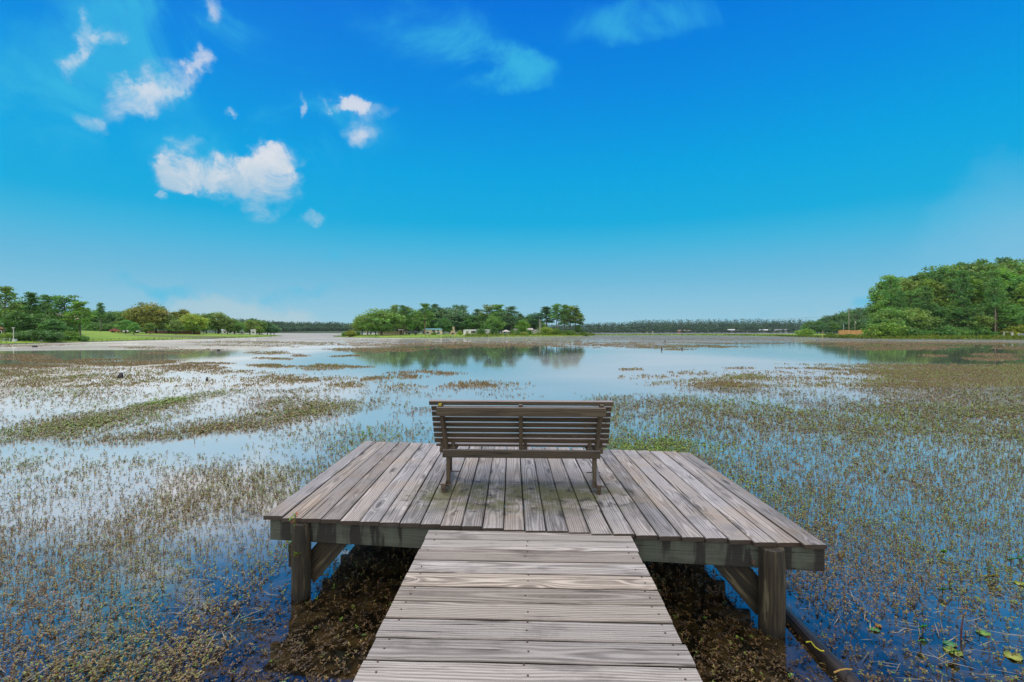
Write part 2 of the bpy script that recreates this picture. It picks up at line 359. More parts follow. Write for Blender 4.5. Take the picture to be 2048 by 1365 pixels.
I, J = np.meshgrid(ii, jj); I2 = (I + 1) % na
Qg = np.stack([J * na + I, (J + 1) * na + I, (J + 1) * na + I2, J * na + I2], -1).reshape(-1, 4)[:, ::-1]
m, n = new_mat('grassy_ground'); pos = n.n('NewGeometry').outputs['Position']; x, y, z = n.sep(pos)
nz = n.noise(pos, .12, 5, .6); nf = n.noise(pos, 1.3, 4)
g = n.mix(n.ss(nz, .35, .65), (.17, .30, .012), (.26, .38, .02)); g = n.mix(n.m('MULTIPLY', n.ss(nf, .5, .75), .4), g, (.16, .15, .05))
X0, Y0 = (420 - CX) / F * 150, 150
dirt = n.ss(n.m('ADD', n.m('POWER', n.m('DIVIDE', n.m('SUBTRACT', x, (390 - CX) / F * 135), 18.0), 2.0), n.m('POWER', n.m('DIVIDE', n.m('SUBTRACT', y, 135), 14.0), 2.0)), 1.2, .4)
g = n.mix(n.m('MULTIPLY', dirt, .75), g, (.13, .10, .065))
g = n.mix(n.ss(y, 420, 520), g, (.045, .075, .022)); g = n.mix(n.ss(z, .16, .04), g, (.05, .042, .028))
out(n, n.n('BsdfPrincipled', {}, Base_Color=g, Roughness=.95))
gme = np_mesh('ground', np.stack([GX, GY, GZ], -1).reshape(-1, 3), Qg, m, smooth=True)
tag(link('ground', gme), 'grassy low banks and muddy bed round the lake', kind='structure')

m, n = new_mat('still_lake_water'); pos = n.n('NewGeometry').outputs['Position']
px_, py_, pz_ = n.sep(pos)
fac = n.n('LayerWeight', {}, Blend=.5).outputs['Facing']
rip = n.noise(n.comb(n.m('MULTIPLY', px_, 1.0), n.m('MULTIPLY', py_, 1.4), 0.0), 2.6, 3, .5)
rip2 = n.noise(n.comb(n.m('MULTIPLY', px_, .2), n.m('MULTIPLY', py_, .35), 3.0), 1.0, 2, .5)
bmp = n.n('Bump', {}, Height=n.m('ADD', n.m('MULTIPLY', rip, .4), rip2), Strength=.05, Distance=.05)
wgt = n.ramp(n.m('SUBTRACT', 1.0, fac), [(0, (.9,) * 3), (.1, (.86,) * 3), (.22, (.80,) * 3), (.34, (.58,) * 3), (.42, (.34,) * 3), (.50, (.17,) * 3), (.62, (.12,) * 3), (1, (.06,) * 3)])
sub = n.noise(pos, 6.0, 5, .65)
bed = n.mix(n.ss(sub, .42, .62), (.006, .005, .003), (.055, .036, .014))
film = n.ss(n.noise(n.comb(n.m('MULTIPLY', px_, .05), n.m('MULTIPLY', py_, .11), 1.0), 1.0, 4, .55), .3, .65)
gl = n.n('BsdfGlossy', {}, Color=(.97, .97, .94), Roughness=.045, Normal=bmp.outputs[0])
gr = n.n('BsdfGlossy', {}, Color=(.90, .83, .76), Roughness=.62)
def ring2(cx, cy, ax, ay, a, b): return n.ss(n.m('ADD', n.m('POWER', n.m('DIVIDE', n.m('SUBTRACT', px_, cx), ax), 2.0), n.m('POWER', n.m('DIVIDE', n.m('SUBTRACT', py_, cy), ay), 2.0)), a, b)
lee = n.m('MULTIPLY', n.m('MAXIMUM', ring2(-4, 45, 13, 24, 1.5, .6), n.m('MAXIMUM', ring2(-38, 36, 17, 13, 1.4, .7), ring2(56, 48, 36, 34, 1.5, .95))), .85)      # glassy water in the lee of the woods
# a light breeze ruffles the left of the lake: bands of rougher water
ruf = n.m('MULTIPLY', n.ss(n.m('ADD', px_, n.m('MULTIPLY', py_, .22)), .6, -2.2), n.ss(py_, 3.4, 4.8))
calm = n.ss(n.m('ADD', n.m('POWER', n.m('DIVIDE', n.m('SUBTRACT', px_, 9.0), 9.5), 2.0), n.m('POWER', n.m('DIVIDE', n.m('SUBTRACT', py_, 27.0), 16.0), 2.0)), 1.3, .3)
gm = n.n('MixShader', {}, _0=n.m('MAXIMUM', n.m('MULTIPLY', n.m('ADD', n.m('MULTIPLY', n.lin(film, 0, 1, .20, .33), n.m('SUBTRACT', 1.0, lee)), n.m('MULTIPLY', calm, .24)), n.ss(n.m('SUBTRACT', 1.0, fac), .46, .20, 0.0, 1.0)), n.m('MULTIPLY', n.m('MULTIPLY', ruf, n.m('SUBTRACT', 1.0, lee)), n.lin(film, 0, 1, .34, .56)))); n.t.links.new(gl.outputs[0], gm.inputs[1]); n.t.links.new(gr.outputs[0], gm.inputs[2])
df = n.n('BsdfDiffuse', {}, Color=bed)
mx = n.n('MixShader', {}, _0=wgt); n.t.links.new(df.outputs[0], mx.inputs[1]); n.t.links.new(gm.outputs[0], mx.inputs[2])
out(n, mx)
th = np.linspace(0, 2 * math.pi, 97)[:-1]; rr = [.0, 4, 20, 100, 500, 2000]
Vw = np.concatenate([np.stack([r * np.sin(th), r * np.cos(th), 0 * th], -1) for r in rr]); nw = len(th)
Qw = np.array([[j*nw + i, j*nw + (i+1) % nw, (j+1)*nw + (i+1) % nw, (j+1)*nw + i] for j in range(len(rr)-1) for i in range(nw)])
tag(link('water', np_mesh('water', Vw, Qw, m)), 'still lake water mirroring sky and trees', kind='structure')

# ------------------------------------------------------------------ the dock
ZD = .55
def edge(x): return 3.39 - .125 * (x + 1.755)          # front edge of the platform
def back(x): return 5.72 - .147 * (x + 1.72)
dock = tag(empty('wooden_dock', (0, 0, 0)), 'weathered grey plank dock with T-shaped platform over the weedy lake', 'dock')
mb = MB(); nb = 26; pit = 3.68 / nb
for i in range(nb):
    x = -1.755 + (i + .5) * pit; y0 = edge(x) + random.uniform(-.012, .012); y1 = back(x) + random.uniform(-.02, .02)
    dz_ = random.uniform(-.002, .002)
    mb.board(y1 - y0, pit - random.uniform(.004, .007), .028, frame((x, y0, ZD + dz_), (random.uniform(-.0015, .0015), 1, 0)), 14, .0025)
mb.build('platform', M_DECK, dock)
# walkway, turned about two degrees from the view axis
YAW = R(-1.9); wc = Vector((.107, 3.18, ZD - .012)); wdir = Vector((-math.sin(YAW), math.cos(YAW), 0)); wside = Vector((math.cos(YAW), math.sin(YAW), 0))
mb = MB(); s = .02; k = 0
while s < 6.2:
    wdt = random.uniform(.129, .134)
    c = wc - wdir * (s + wdt / 2) - wside * (.655 + random.uniform(-.006, .006))
    tw = random.uniform(-.0012, .0012)
    mb.board(1.31 + random.uniform(-.008, .008), wdt, .03, frame(c + Vector((0, 0, random.uniform(-.0006, .0006))), wside + wdir * tw), 12, .0006)
    s += wdt + random.uniform(.006, .010)
mb.build('walkway', M_WALK, dock)
mb = MB()
for q in (-.60, 0, .60):
    a = wc + wside * q - wdir * .05 + Vector((0, 0, -.032))
    M = frame(a, -wdir); mb.box((0, -.019, -.14), (6.1, .019, 0), M, 0)
mb.build('stringers', M_BEAM, dock)
fe = Vector((1, -.125, 0)).normalized()
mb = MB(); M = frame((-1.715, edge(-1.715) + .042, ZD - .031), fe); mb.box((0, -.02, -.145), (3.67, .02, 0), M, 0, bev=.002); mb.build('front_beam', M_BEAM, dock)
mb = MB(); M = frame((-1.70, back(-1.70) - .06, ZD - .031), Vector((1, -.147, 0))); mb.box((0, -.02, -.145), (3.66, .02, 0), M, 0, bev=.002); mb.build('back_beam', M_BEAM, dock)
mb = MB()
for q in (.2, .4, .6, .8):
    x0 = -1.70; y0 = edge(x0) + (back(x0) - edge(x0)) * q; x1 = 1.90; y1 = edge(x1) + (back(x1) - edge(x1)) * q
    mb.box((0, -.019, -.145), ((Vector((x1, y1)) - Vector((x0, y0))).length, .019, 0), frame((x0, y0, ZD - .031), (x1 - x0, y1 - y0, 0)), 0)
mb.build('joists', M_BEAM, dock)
def post(x, y, r, top, name='post'):
    mb = MB(); zs = np.linspace(-.9, top, 14)
    mb.tube([(x + .004 * math.sin(z * 5), y, z) for z in zs], [r * (1.04 - .04 * (i / 13)) for i in range(13)] + [r * .93], 18, True, None, .03)
    return mb.build(name, M_POST, dock, smooth=False)
post(1.605, edge(1.605) + .0, .074, ZD - .034)
post(-1.475, edge(-1.475) + .0, .062, ZD - .034)
post(1.70, back(1.70) - .1, .07, ZD - .034); post(-1.50, back(-1.50) - .1, .07, ZD - .034)
for (x, sg) in ((1.605, -1), (-1.475, 1)):                       # knee braces bolted behind the beam
    mb = MB(); a = Vector((x + sg * .02, edge(x) + .075, .14)); b = Vector((x + sg * .26, edge(x + sg * .26) + .075, .42))
    if sg > 0: M = frame(a, b - a)
    else: M = frame(b, a - b)
    L = (b - a).length; mb.box((-.03, .0, -.085), (L + .05, .036, .085), M, 0, bev=.003)
    mb.build('brace', M_POST, dock)
    mb = MB(); mb.box((x - sg * .085 - .018, edge(x) + .03, .19), (x - sg * .085 + .018, edge(x) + .12, .35), None, 2, bev=.003); mb.build('cleat', M_POST, dock)
mb = MB(); yb = edge(1.50) + .022
mb.tube([(1.505, yb, ZD - .135), (1.505, yb - .018, ZD - .135)], .011, 8); mb.build('bolt', M_METAL, dock)
mb = MB(); mb.tube([(0, 0, -.002), (0, 0, .0035)], .0042, 7); nail = mb.mesh('nail_head', M_METAL)
for s in np.arange(.07, 1.9, .139):                               # nail heads on the walkway
    for q in (-.59, -.01, .60):
        for e in (-.03, .03):
            c = wc - wdir * (s + e) + wside * (q + random.uniform(-.012, .012)); c.z = ZD - .0125
            if random.random() < .75: link('nail_head', nail, dock, c)

# ------------------------------------------------------------------ the bench, seen from behind
BX, BY = .075, 3.97
bench = tag(empty('garden_bench', (BX, BY, ZD), R(-2.0)), 'dark slatted wooden bench on runner feet facing the lake', 'bench')
HW = .70
def back_pt(h):                                       # back plane: y (towards the viewer is negative) against height
    return -.005 - (h - .33) * .46
slats = [(.735 - .0475 * i) for i in range(8)]
mb = MB()
for i, h in enumerate(slats[1:]):
    y = back_pt(h); t = math.atan(.46)
    M = Matrix.Translation((0, y + .03, h)) @ Matrix.Rotation(t, 4, 'X')
    mb.box((-HW - .018, -.008, -.0205), (HW + .018, .008, .0205), M, 0, bev=.003)
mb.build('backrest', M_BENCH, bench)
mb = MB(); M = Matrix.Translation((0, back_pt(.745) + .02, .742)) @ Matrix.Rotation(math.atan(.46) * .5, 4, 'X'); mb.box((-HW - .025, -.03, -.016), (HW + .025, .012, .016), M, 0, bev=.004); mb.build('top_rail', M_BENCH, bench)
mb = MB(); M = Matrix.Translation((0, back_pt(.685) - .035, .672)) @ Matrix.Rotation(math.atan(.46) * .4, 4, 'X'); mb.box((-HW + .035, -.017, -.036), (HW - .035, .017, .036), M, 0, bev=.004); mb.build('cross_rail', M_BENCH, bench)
for x in (-.615, .0, .615):
    mb = MB(); p0 = Vector((x, back_pt(.29) - .01, .29)); p1 = Vector((x * 1.03, back_pt(.735) - .005, .735)); d = (p1 - p0)
    q = d.to_track_quat('Z', 'Y').to_matrix().to_4x4(); q.translation = p0
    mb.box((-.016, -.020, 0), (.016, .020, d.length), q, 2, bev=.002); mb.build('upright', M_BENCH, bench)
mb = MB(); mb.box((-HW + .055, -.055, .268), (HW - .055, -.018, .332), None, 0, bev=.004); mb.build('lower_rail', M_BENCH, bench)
mb = MB()
for i in range(7): y = .015 + i * .066; mb.box((-HW - .01, y, .345 - .004 * i + .012 * (i > 5)), (HW + .01, y + .055, .365 - .004 * i + .012 * (i > 5)), None, 0, bev=.003)
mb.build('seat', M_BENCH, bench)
for x in (-.655, -.565, .035, .565, .655):
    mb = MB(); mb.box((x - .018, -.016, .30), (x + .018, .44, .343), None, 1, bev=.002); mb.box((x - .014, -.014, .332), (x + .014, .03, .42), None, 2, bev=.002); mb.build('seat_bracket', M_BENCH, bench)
for sx in (-1, 1):
    mb = MB()
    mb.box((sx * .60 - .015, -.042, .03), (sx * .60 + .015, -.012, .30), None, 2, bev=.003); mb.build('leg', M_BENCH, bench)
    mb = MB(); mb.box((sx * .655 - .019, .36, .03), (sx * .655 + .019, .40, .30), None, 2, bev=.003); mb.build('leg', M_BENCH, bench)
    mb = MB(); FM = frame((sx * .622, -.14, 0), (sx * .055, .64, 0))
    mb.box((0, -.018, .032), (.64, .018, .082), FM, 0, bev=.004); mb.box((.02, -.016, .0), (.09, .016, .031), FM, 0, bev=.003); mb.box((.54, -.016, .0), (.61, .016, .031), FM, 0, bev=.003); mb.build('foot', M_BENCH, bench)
    for y in (-.10, .28): mb = MB(); mb.tube([(sx * .62 - .05, y, .06), (sx * .62 + .07, y, .06)], .005, 7); mb.build('bolt', M_METAL, bench)
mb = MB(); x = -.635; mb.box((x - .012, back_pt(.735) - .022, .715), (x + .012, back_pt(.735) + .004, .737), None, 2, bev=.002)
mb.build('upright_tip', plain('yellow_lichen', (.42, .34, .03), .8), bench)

# ------------------------------------------------------------------ water weeds
def ell(px, py, cx, cy, rx, ry, sl_=0.0): return np.clip(1.25 - ((px - cx) / rx) ** 2 - ((py - cy - sl_ * (px - cx)) / ry) ** 2, 0, 1)
patches = [  # px, py, half width, half depth, slope, strength, green
    (215, 834, 205, 19, -.185, 4.2, .45), (330, 806, 80, 10, -.1, 5.0, .95), (420, 856, 230, 18, -.13, 4.0, .12), (120, 868, 120, 16, -.15, 3.2, .35), (590, 828, 115, 15, -.1, 4.4, .4), (525, 845, 70, 11, -.1, .9, .1),
    (245, 891, 60, 6, -.1, .5, .1), (555, 733, 55, 4, 0, .9, .2), (665, 735, 85, 7, 0, .95, .2), (590, 758, 95, 7, 0, 1, .2), (755, 759, 48, 5, -.04, .9, .2), (680, 773, 45, 6, 0, .9, .1), (595, 786, 85, 10, 0, .95, .2),
    (510, 803, 28, 6, 0, .9, .1), (570, 806, 50, 9, -.1, .85, .1), (800, 776, 38, 10, 0, .8, .2), (740, 787, 45, 4, 0, .7, .1), (755, 803, 55, 8, -.05, .75, .2), (800, 811, 20, 5, 0, .6, .2), (748, 818, 22, 4, 0, .6, .1),
    (840, 822, 48, 9, -.1, .95, -.4), (545, 717, 45, 2.5, 0, .9, 0), (540, 706, 55, 3, 0, .8, 0), (600, 711, 22, 2, 0, .9, 0), (690, 712, 40, 2, 0, .9, 0), (745, 701, 90, 4, 0, 1, .1), (960, 777, 75, 8, -.02, .85, -.1), (865, 789, 45, 4, 0, .5, .1),
    (800, 747, 34, 3, -.04, .8, 0), (852, 744, 26, 2.5, 0, .8, 0), (893, 748, 28, 2.5, 0, .8, 0), (820, 754, 28, 3.5, 0, .8, 0), (1010, 792, 60, 4, 0, .4, 0),
    (1490, 757, 62, 7, 0, 2.0, .55), (1390, 764, 85, 5, -.03, .9, .3), (1460, 777, 90, 9, 0, 2.2, .1), (1390, 746, 40, 3.5, 0, .9, .1), (1480, 737, 32, 2.5, 0, .8, 0), (1270, 741, 28, 3, 0, .8, .1), (1310, 755, 60, 3.5, 0, .5, .1),
    (1560, 745, 50, 3.5, 0, .8, .1), (1620, 757, 75, 5, 0, .8, .1), (1660, 738, 45, 3, 0, .8, .1), (1690, 748, 60, 4, 0, .7, .1), (1600, 737, 60, 2, 0, .6, 0), (1350, 893, 210, 17, .05, 4.0, .9), (1480, 918, 120, 12, .12, 2.2, .5), (1600, 785, 120, 7, 0, .9, .2), (1850, 800, 260, 8, .05, .9, .3),
    # far brown mats
    (930, 689.5, 285, 6, .0, 1.25, -.1), (560, 686, 170, 3.2, .01, 1.1, .1), (760, 700, 90, 3.2, -.02, 1, .1), (1230, 690, 100, 4.0, .01, 1, -.1), (1360, 694, 140, 3.2, 0, 1.1, .1), (1290, 686, 160, 2.0, 0, 1, 0), (1400, 679.5, 260, 1.8, 0, .9, 0), (1480, 687, 90, 1.6, 0, .9, 0),
    (1358, 699.5, 40, 1.4, 0, .9, .1), (1700, 685, 120, 4, 0, 1.1, -.3), (1690, 692, 60, 1.8, 0, 1, -.3), (1905, 687, 200, 3.4, 0, 1.1, -.3), (1830, 693.5, 130, 1.6, 0, 1, -.3), (1800, 698, 110, 2.6, 0, 1, -.2), (2030, 696, 60, 2.6, 0, 1, -.3), (1868, 711.5, 34, 1.8, 0, 1, -.1), (2000, 709, 66, 3, 0, 1, -.2), (1990, 718, 70, 3, 0, 1, -.2),
    (1060, 682, 110, 1.8, 0, .7, .2), (1130, 684.5, 70, 1.6, 0, 1.0, .3), (820, 680, 130, 1.5, 0, .6, 0), (50, 717, 70, 3.5, 0, 1, -.1), (100, 723, 90, 2.5, 0, 1, -.1), (70, 734, 100, 4.5, 0, 1, -.1), (60, 711, 60, 2.0, 0, .9, -.1), (200, 719, 60, 2.2, 0, .9, 0),
    (300, 696, 70, 2.2, 0, .9, .1), (380, 700, 90, 1.8, 0, .8, .1), (330, 706, 70, 1.6, 0, .8, .1), (460, 685, 110, 2, 0, .8, .2), (500, 692, 110, 2.2, .01, .9, .1), (260, 727, 130, 4, -.02, .9, 0), (370, 736, 90, 5, 0, .9, 0), (20, 692, 150, 2.6, -.02, .8, 0), (450, 745, 80, 4, 0, .8, .1), (420, 728, 60, 2, 0, .8, 0)]
def density(px, py):
    X, Y = P(px, py); nn = fbm(X * .9 + 40, Y * .55 + 40, 4); nl = fbm(X * .22 + 5, Y * .14 + 5, 4)
    fine = np.clip((nn - .32) / .3, 0, 1) * .8 + .2; big = np.clip((nl - .30) / .35, 0, 1)
    sm = lambda v, a, b: np.clip((v - a) / (b - a), 0, 1)
    D = np.zeros_like(px); G = np.full_like(px, .43) + (fbm(X * .5 + 80, Y * .5, 3) - .5) * 1.1
    # left field
    lf = sm(py, 905, 950) * sm(px, 980, 900) * (1.9 * fine); D = np.maximum(D, lf)
    lf2 = sm(py, 838, 880) * sm(px, 480, 640) * sm(px, 1000, 930) * 1.0 * fine; D = np.maximum(D, lf2)
    lf3 = sm(py, 733, 745) * sm(px, 420, 180) * sm(py, 815, 790) * 1.0 * fine; D = np.maximum(D, lf3)
    lf4 = sm(py, 770, 800) * sm(px, 520, 300) * .45 * fine * big; D = np.maximum(D, lf4)
    D = np.maximum(D, sm(py, 740, 775) * sm(px, 640, 560) * .35 * fine * big)
    # right field
    rf = sm(py, 786, 812) * sm(px, 1150, 1230) * 2.1 * (.2 + .8 * fine); D = np.maximum(D, rf)
    rf2 = sm(py, 727, 741) * sm(px + (nl - .5) * 420 + (nn - .5) * 160, 1640, 1800) * 1.8 * (.4 + .6 * fine); D = np.maximum(D, rf2)
    rf3 = sm(py, 740, 778) * sm(px, 1330, 1500) * .6 * fine; D = np.maximum(D, rf3)
    D *= 1 - .72 * sm(py, 1040, 1230) * (1 - .3 * big); G = G - .2 * sm(py, 1000, 1200)
    D *= 1 - .75 * sm(px, 1500, 1700) * sm(py, 1130, 1260)
    rag = (fbm(X * .5, Y * .3, 4) - .5)
    for (cx, cy, rx, ry, sl_, st, gr) in patches:
        
        if cy > 742: yy = py + rag * ry * 3.0; e = np.exp(-1.25 * (((px - cx) / rx) ** 2 + ((yy - cy - sl_ * (px - cx)) / ry) ** 2)) * (.25 + .75 * fine); e = np.where(e > .06, e, 0)
        else: e = ell(px + rag * rx * .8, py + rag * ry * 2.6, cx, cy, rx, ry, sl_); e = np.clip(e * 1.3 - .2, 0, 1) * (.45 + .55 * fine)
        mm = e * st > D; st = st * (1.5 if cy > 742 and px.size and cx < 1000 else 1.0); D = np.where(mm, e * st, D); G = np.where(mm, gr + (G - .25) * .5, G)
    return np.clip(D, 0, 4.5), G
def lam(py): return 1.0 / np.where(py < 735, 1.0, np.clip(1.2 + (py - 725) * .062, 1.2, 40))
BR, OL, RD, GN, ST = [np.array(c) for c in ((.25, .155, .075), (.29, .25, .06), (.36, .14, .07), (.24, .37, .035), (.46, .38, .25))]
def weed_cols(G, N):
    u = rng.random(N); c = np.where((u < .45)[:, None], BR, OL)
    gg = rng.random(N) < np.clip(G - .05, 0, .95); c = np.where(gg[:, None], GN, c)
    rd = rng.random(N) < np.clip(.12 - G * .5, .06, .35); c = np.where(rd[:, None], RD, c)
    return c * rng.uniform(.6, 1.45, (N, 1))
NC = 2200000; cx_ = rng.uniform(-160, 2210, NC); cy_ = 674 + (1430 - 674) * rng.random(NC); lmax = 1.0
Dd, Gd = density(cx_, cy_); area = 2370 * 756
keep = rng.random(NC) < Dd * lam(cy_) * area / NC
sx, sy, sg = cx_[keep], cy_[keep], Gd[keep]; SX, SY = P(sx, sy)
ok = (landz(SX, SY) < -.05) & ~((np.abs(SX - .1) < 1.9) & (SY < 5.7) & (SY > 2.9) & (rng.random(len(SX)) < .85)) & ~((np.abs(SX - .07) < .72) & (SY < 3.4)) & ~((np.abs(SX - .1) < 1.75) & (SY < 3.3) & (SY > 2.1) & (rng.random(len(SX)) < .9))
SX, SY, sg = SX[ok], SY[ok], sg[ok]; dist = SY; N = len(SX); print('sprigs', N, int((dist < 9).sum()))
parts = []
def stems(i, h, wd, lean=.25):
    k = len(i); o = np.stack([SX[i], SY[i], np.full(k, -.01)], 1)
    d = unit(np.stack([rng.normal(0, lean, k), rng.normal(0, lean, k), np.ones(k)], 1)); yaw = rng.uniform(0, math.pi, k)
    s_ = np.stack([np.cos(yaw), np.sin(yaw), np.zeros(k)], 1)
    return o, d, s_
near = np.where(dist < 16)[0]; far = np.where(dist >= 16)[0]
h = rng.uniform(.018, .058, len(near)) * (1 + .25 * (rng.random(len(near)) < .12)); o, d, s_ = stems(near, h, 0)
cst = np.where((rng.random(len(near)) < .6)[:, None], BR * .85, RD * .7) * rng.uniform(.6, 1.3, (len(near), 1))
wst = np.clip(dist[near] * .0006, .0022, .006)
V = np.stack([o - s_ * wst[:, None], o + s_ * wst[:, None], o + d * h[:, None] + s_ * wst[:, None] * .6, o + d * h[:, None] - s_ * wst[:, None] * .6], 1).reshape(-1, 3)
parts.append((V, np.arange(len(V)).reshape(-1, 4), cst))
for K, (t0, t1) in enumerate(((.35, .7), (.5, .85), (.6, .95), (.75, 1), (.85, 1.0), (.92, 1.02))):
    sel = np.arange(len(near)) if K > 1 else np.where(rng.random(len(near)) < .6)[0]; k = len(sel)
    t = rng.uniform(t0, t1, k); oo = o[sel] + d[sel] * (h[sel] * t)[:, None]; yaw = rng.uniform(0, 6.28, k); up = rng.uniform(-.15, .7, k)
    dd = unit(np.stack([np.cos(yaw), np.sin(yaw), up], 1)); ss_ = np.stack([-np.sin(yaw), np.cos(yaw), np.zeros(k)], 1)
    sz = np.clip(dist[near][sel] * .0030, .0125, .038)
    l = sz * rng.uniform(.8, 1.7, k); v, q = leaves(oo, dd, ss_, l, l * rng.uniform(.35, .6, k)); parts.append((v, q, weed_cols(sg[near][sel], k) * .85))
# clumps further out
for K in range(4):
    k = len(far); yaw = rng.uniform(0, 6.28, k); sz = np.clip(dist[far] * .0026, .045, .30)
    oo = np.stack([SX[far] + rng.normal(0, 1, k) * sz * .7, SY[far] + rng.normal(0, 1, k) * sz * 1.6, np.full(k, -.005)], 1)
    hh = rng.uniform(.04, .12, k) * (1 if K else .7) * np.clip(.75 - dist[far] * .002, .5, .75)
    sd_ = np.stack([np.cos(yaw), np.sin(yaw) * .6, np.zeros(k)], 1); up = np.stack([rng.normal(0, .3, k), rng.normal(0, .3, k), np.ones(k)], 1)
    wv = sz * rng.uniform(.35, .9, k) * (.55 if K == 3 else 1)
    a, b = oo - sd_ * wv[:, None] * .5, oo + sd_ * wv[:, None] * .5
    v = np.stack([a, b, oo + up * (hh * rng.uniform(.6, 1, k))[:, None] + sd_ * wv[:, None] * .3, oo + up * hh[:, None] - sd_ * wv[:, None] * .3], 1).reshape(-1, 3)
    parts.append((v, np.arange(len(v)).reshape(-1, 4), (weed_cols(sg[far], k) * .55 + np.array([.25, .195, .135]) * .5) * rng.uniform(.8, 1.2, (k, 1))))
V, Q, C = cat_quads(parts)
tag(link('water_weeds', np_mesh('water_weeds', V, Q, M_WEED, C)), 'brown and green emergent weeds growing through the shallow lake', kind='stuff')
# flat rosettes, straws and dead leaves lying on the surface near the dock
NC = 60000; cx_ = rng.uniform(-150, 2200, NC); cy_ = rng.uniform(960, 1430, NC); X, Y = P(cx_, cy_)
under = (X > -2.0) & (X < 2.0) & (Y > 2.0) & (Y < 5.4)
dens = np.where(under, np.where(Y > 3.3, .34, .5), .06) * np.clip(fbm(X * 2.2, Y * 2.2, 4) * 2.2 - .35, .1, 1) * np.where((X > 1.55) & (Y < 3.6), .45, 1)
kp = rng.random(NC) < dens * .55; X, Y = X[kp], Y[kp]; k0 = len(X); parts = []
base = np.where((rng.random(k0) < .55)[:, None], np.array([.065, .032, .008]), np.array([.125, .074, .022])) * rng.uniform(.5, 1.5, (k0, 1))
gsel = rng.random(k0) < .03; base[gsel] = np.array([.15, .26, .03]) * rng.uniform(.7, 1.3, (gsel.sum(), 1))
for K in range(6):
    yaw = rng.uniform(0, 6.28, k0); up = rng.uniform(0, .6, k0)
    o = np.stack([X + rng.normal(0, .006, k0), Y + rng.normal(0, .006, k0), rng.uniform(.003, .016, k0)], 1)
    dd = unit(np.stack([np.cos(yaw), np.sin(yaw), up], 1)); ss_ = unit(np.stack([-np.sin(yaw), np.cos(yaw), rng.normal(0, .3, k0)], 1)); l = rng.uniform(.010, .023, k0)
    v, q = leaves(o, dd, ss_, l, l * .45); parts.append((v, q, base * rng.uniform(.7, 1.3, (k0, 1))))
k = 900; X, Y = P(rng.uniform(-150, 2200, k), rng.uniform(1000, 1430, k)); kk = ~((np.abs(X - .1) < 1.8) & (Y > 1.9)); X, Y = X[kk], Y[kk]; k = len(X); yaw = rng.normal(.25, .7, k); o = np.stack([X, Y, rng.uniform(.004, .02, k)], 1)
dd = unit(np.stack([np.cos(yaw), np.sin(yaw), rng.normal(0, .04, k)], 1)); ss_ = np.stack([-np.sin(yaw), np.cos(yaw), np.zeros(k)], 1); l = rng.uniform(.06, .22, k)
v, q = leaves(o, dd, ss_, l, np.full(k, .006)); parts.append((v, q, ST * rng.uniform(.35, 1.0, (k, 1))))
V, Q, C = cat_quads(parts)
tag(link('floating_debris', np_mesh('floating_debris', V, Q, M_WEED, C)), 'brown leaf rosettes and dead stalks floating beside the dock', kind='stuff')

# ------------------------------------------------------------------ lily pads and other single plants near the dock
def pad_mesh(r, tilt):
    k = 18; ring = [(r * math.cos(.2 + 5.9 * i / k) * (1 + .05 * math.sin(i * 2.3)), r * .8 * math.sin(.2 + 5.9 * i / k), .004 * math.sin(i * 1.7)) for i in range(k + 1)]
    V = [(0, 0, 0)] + ring + [(x * .98, y * .98, z - .002) for x, y, z in [(0, 0, 0)] + ring]; m_ = k + 2
    T = [(0, i, i + 1) for i in range(1, k + 1)] + [(m_, m_ + i + 1, m_ + i) for i in range(1, k + 1)]
    for i in range(1, k + 1): T += [(i, m_ + i, i + 1), (i + 1, m_ + i, m_ + i + 1)]
    return np_mesh('leaf', V, T, M_PAD, np.ones((len(T), 3)), tri=True)
pads = [(1906, 1303, .075, (.33, .42, .05), 'pale yellow lily pad with a dark green leaf standing over it'), (2026, 1312, .085, (.42, .45, .08), 'pale yellow lily pad nearest the lower right corner'), (1885, 1183, .045, (.05, .22, .03), 'dark folded green lily pad above a yellow one on open weeds'),
        (1976, 1140, .055, (.02, .25, .09), 'round bright green upright pad left of a yellow brown pad'), (1986, 1156, .055, (.34, .26, .02), 'yellow brown drooping pad beside the round green pad'), (2040, 1118, .06, (.03, .24, .06), 'deep green pad at the right edge of the picture'),
        (2022, 1122, .055, (.12, .34, .16), 'pale mint green pad beside the deep green one at the edge'), (1748, 1259, .05, (.09, .33, .08), 'light green pad right of the fallen pole with orange leaf beside it'), (1757, 1252, .035, (.50, .22, .02), 'small orange leaf floating beside a light green pad'),
        (1842, 1286, .04, (.10, .34, .10), 'small light green pad below the upright green leaf'), (1846, 1258, .045, (.05, .30, .03), 'upright green heart shaped leaf above a small pad'), (1967, 1266, .06, (.22, .42, .08), 'large flat yellow green pad under the tall dead stalk'),
        (1900, 1288, .06, (.10, .32, .12), 'greyish green pad touching the pale yellow pad and dark leaf'), (1887, 1106, .045, (.12, .35, .02), 'bright green arrow leaf standing high left of the round pads'), (1917, 1071, .035, (.40, .33, .05), 'tan yellow leaf floating far behind the other pads'),
        (2042, 1168, .07, (.40, .46, .03), 'yellow lily pad cut off by the right edge'), (1908, 1308, .05, (.03, .17, .02), 'dark green leaf standing over the pale yellow pad')]
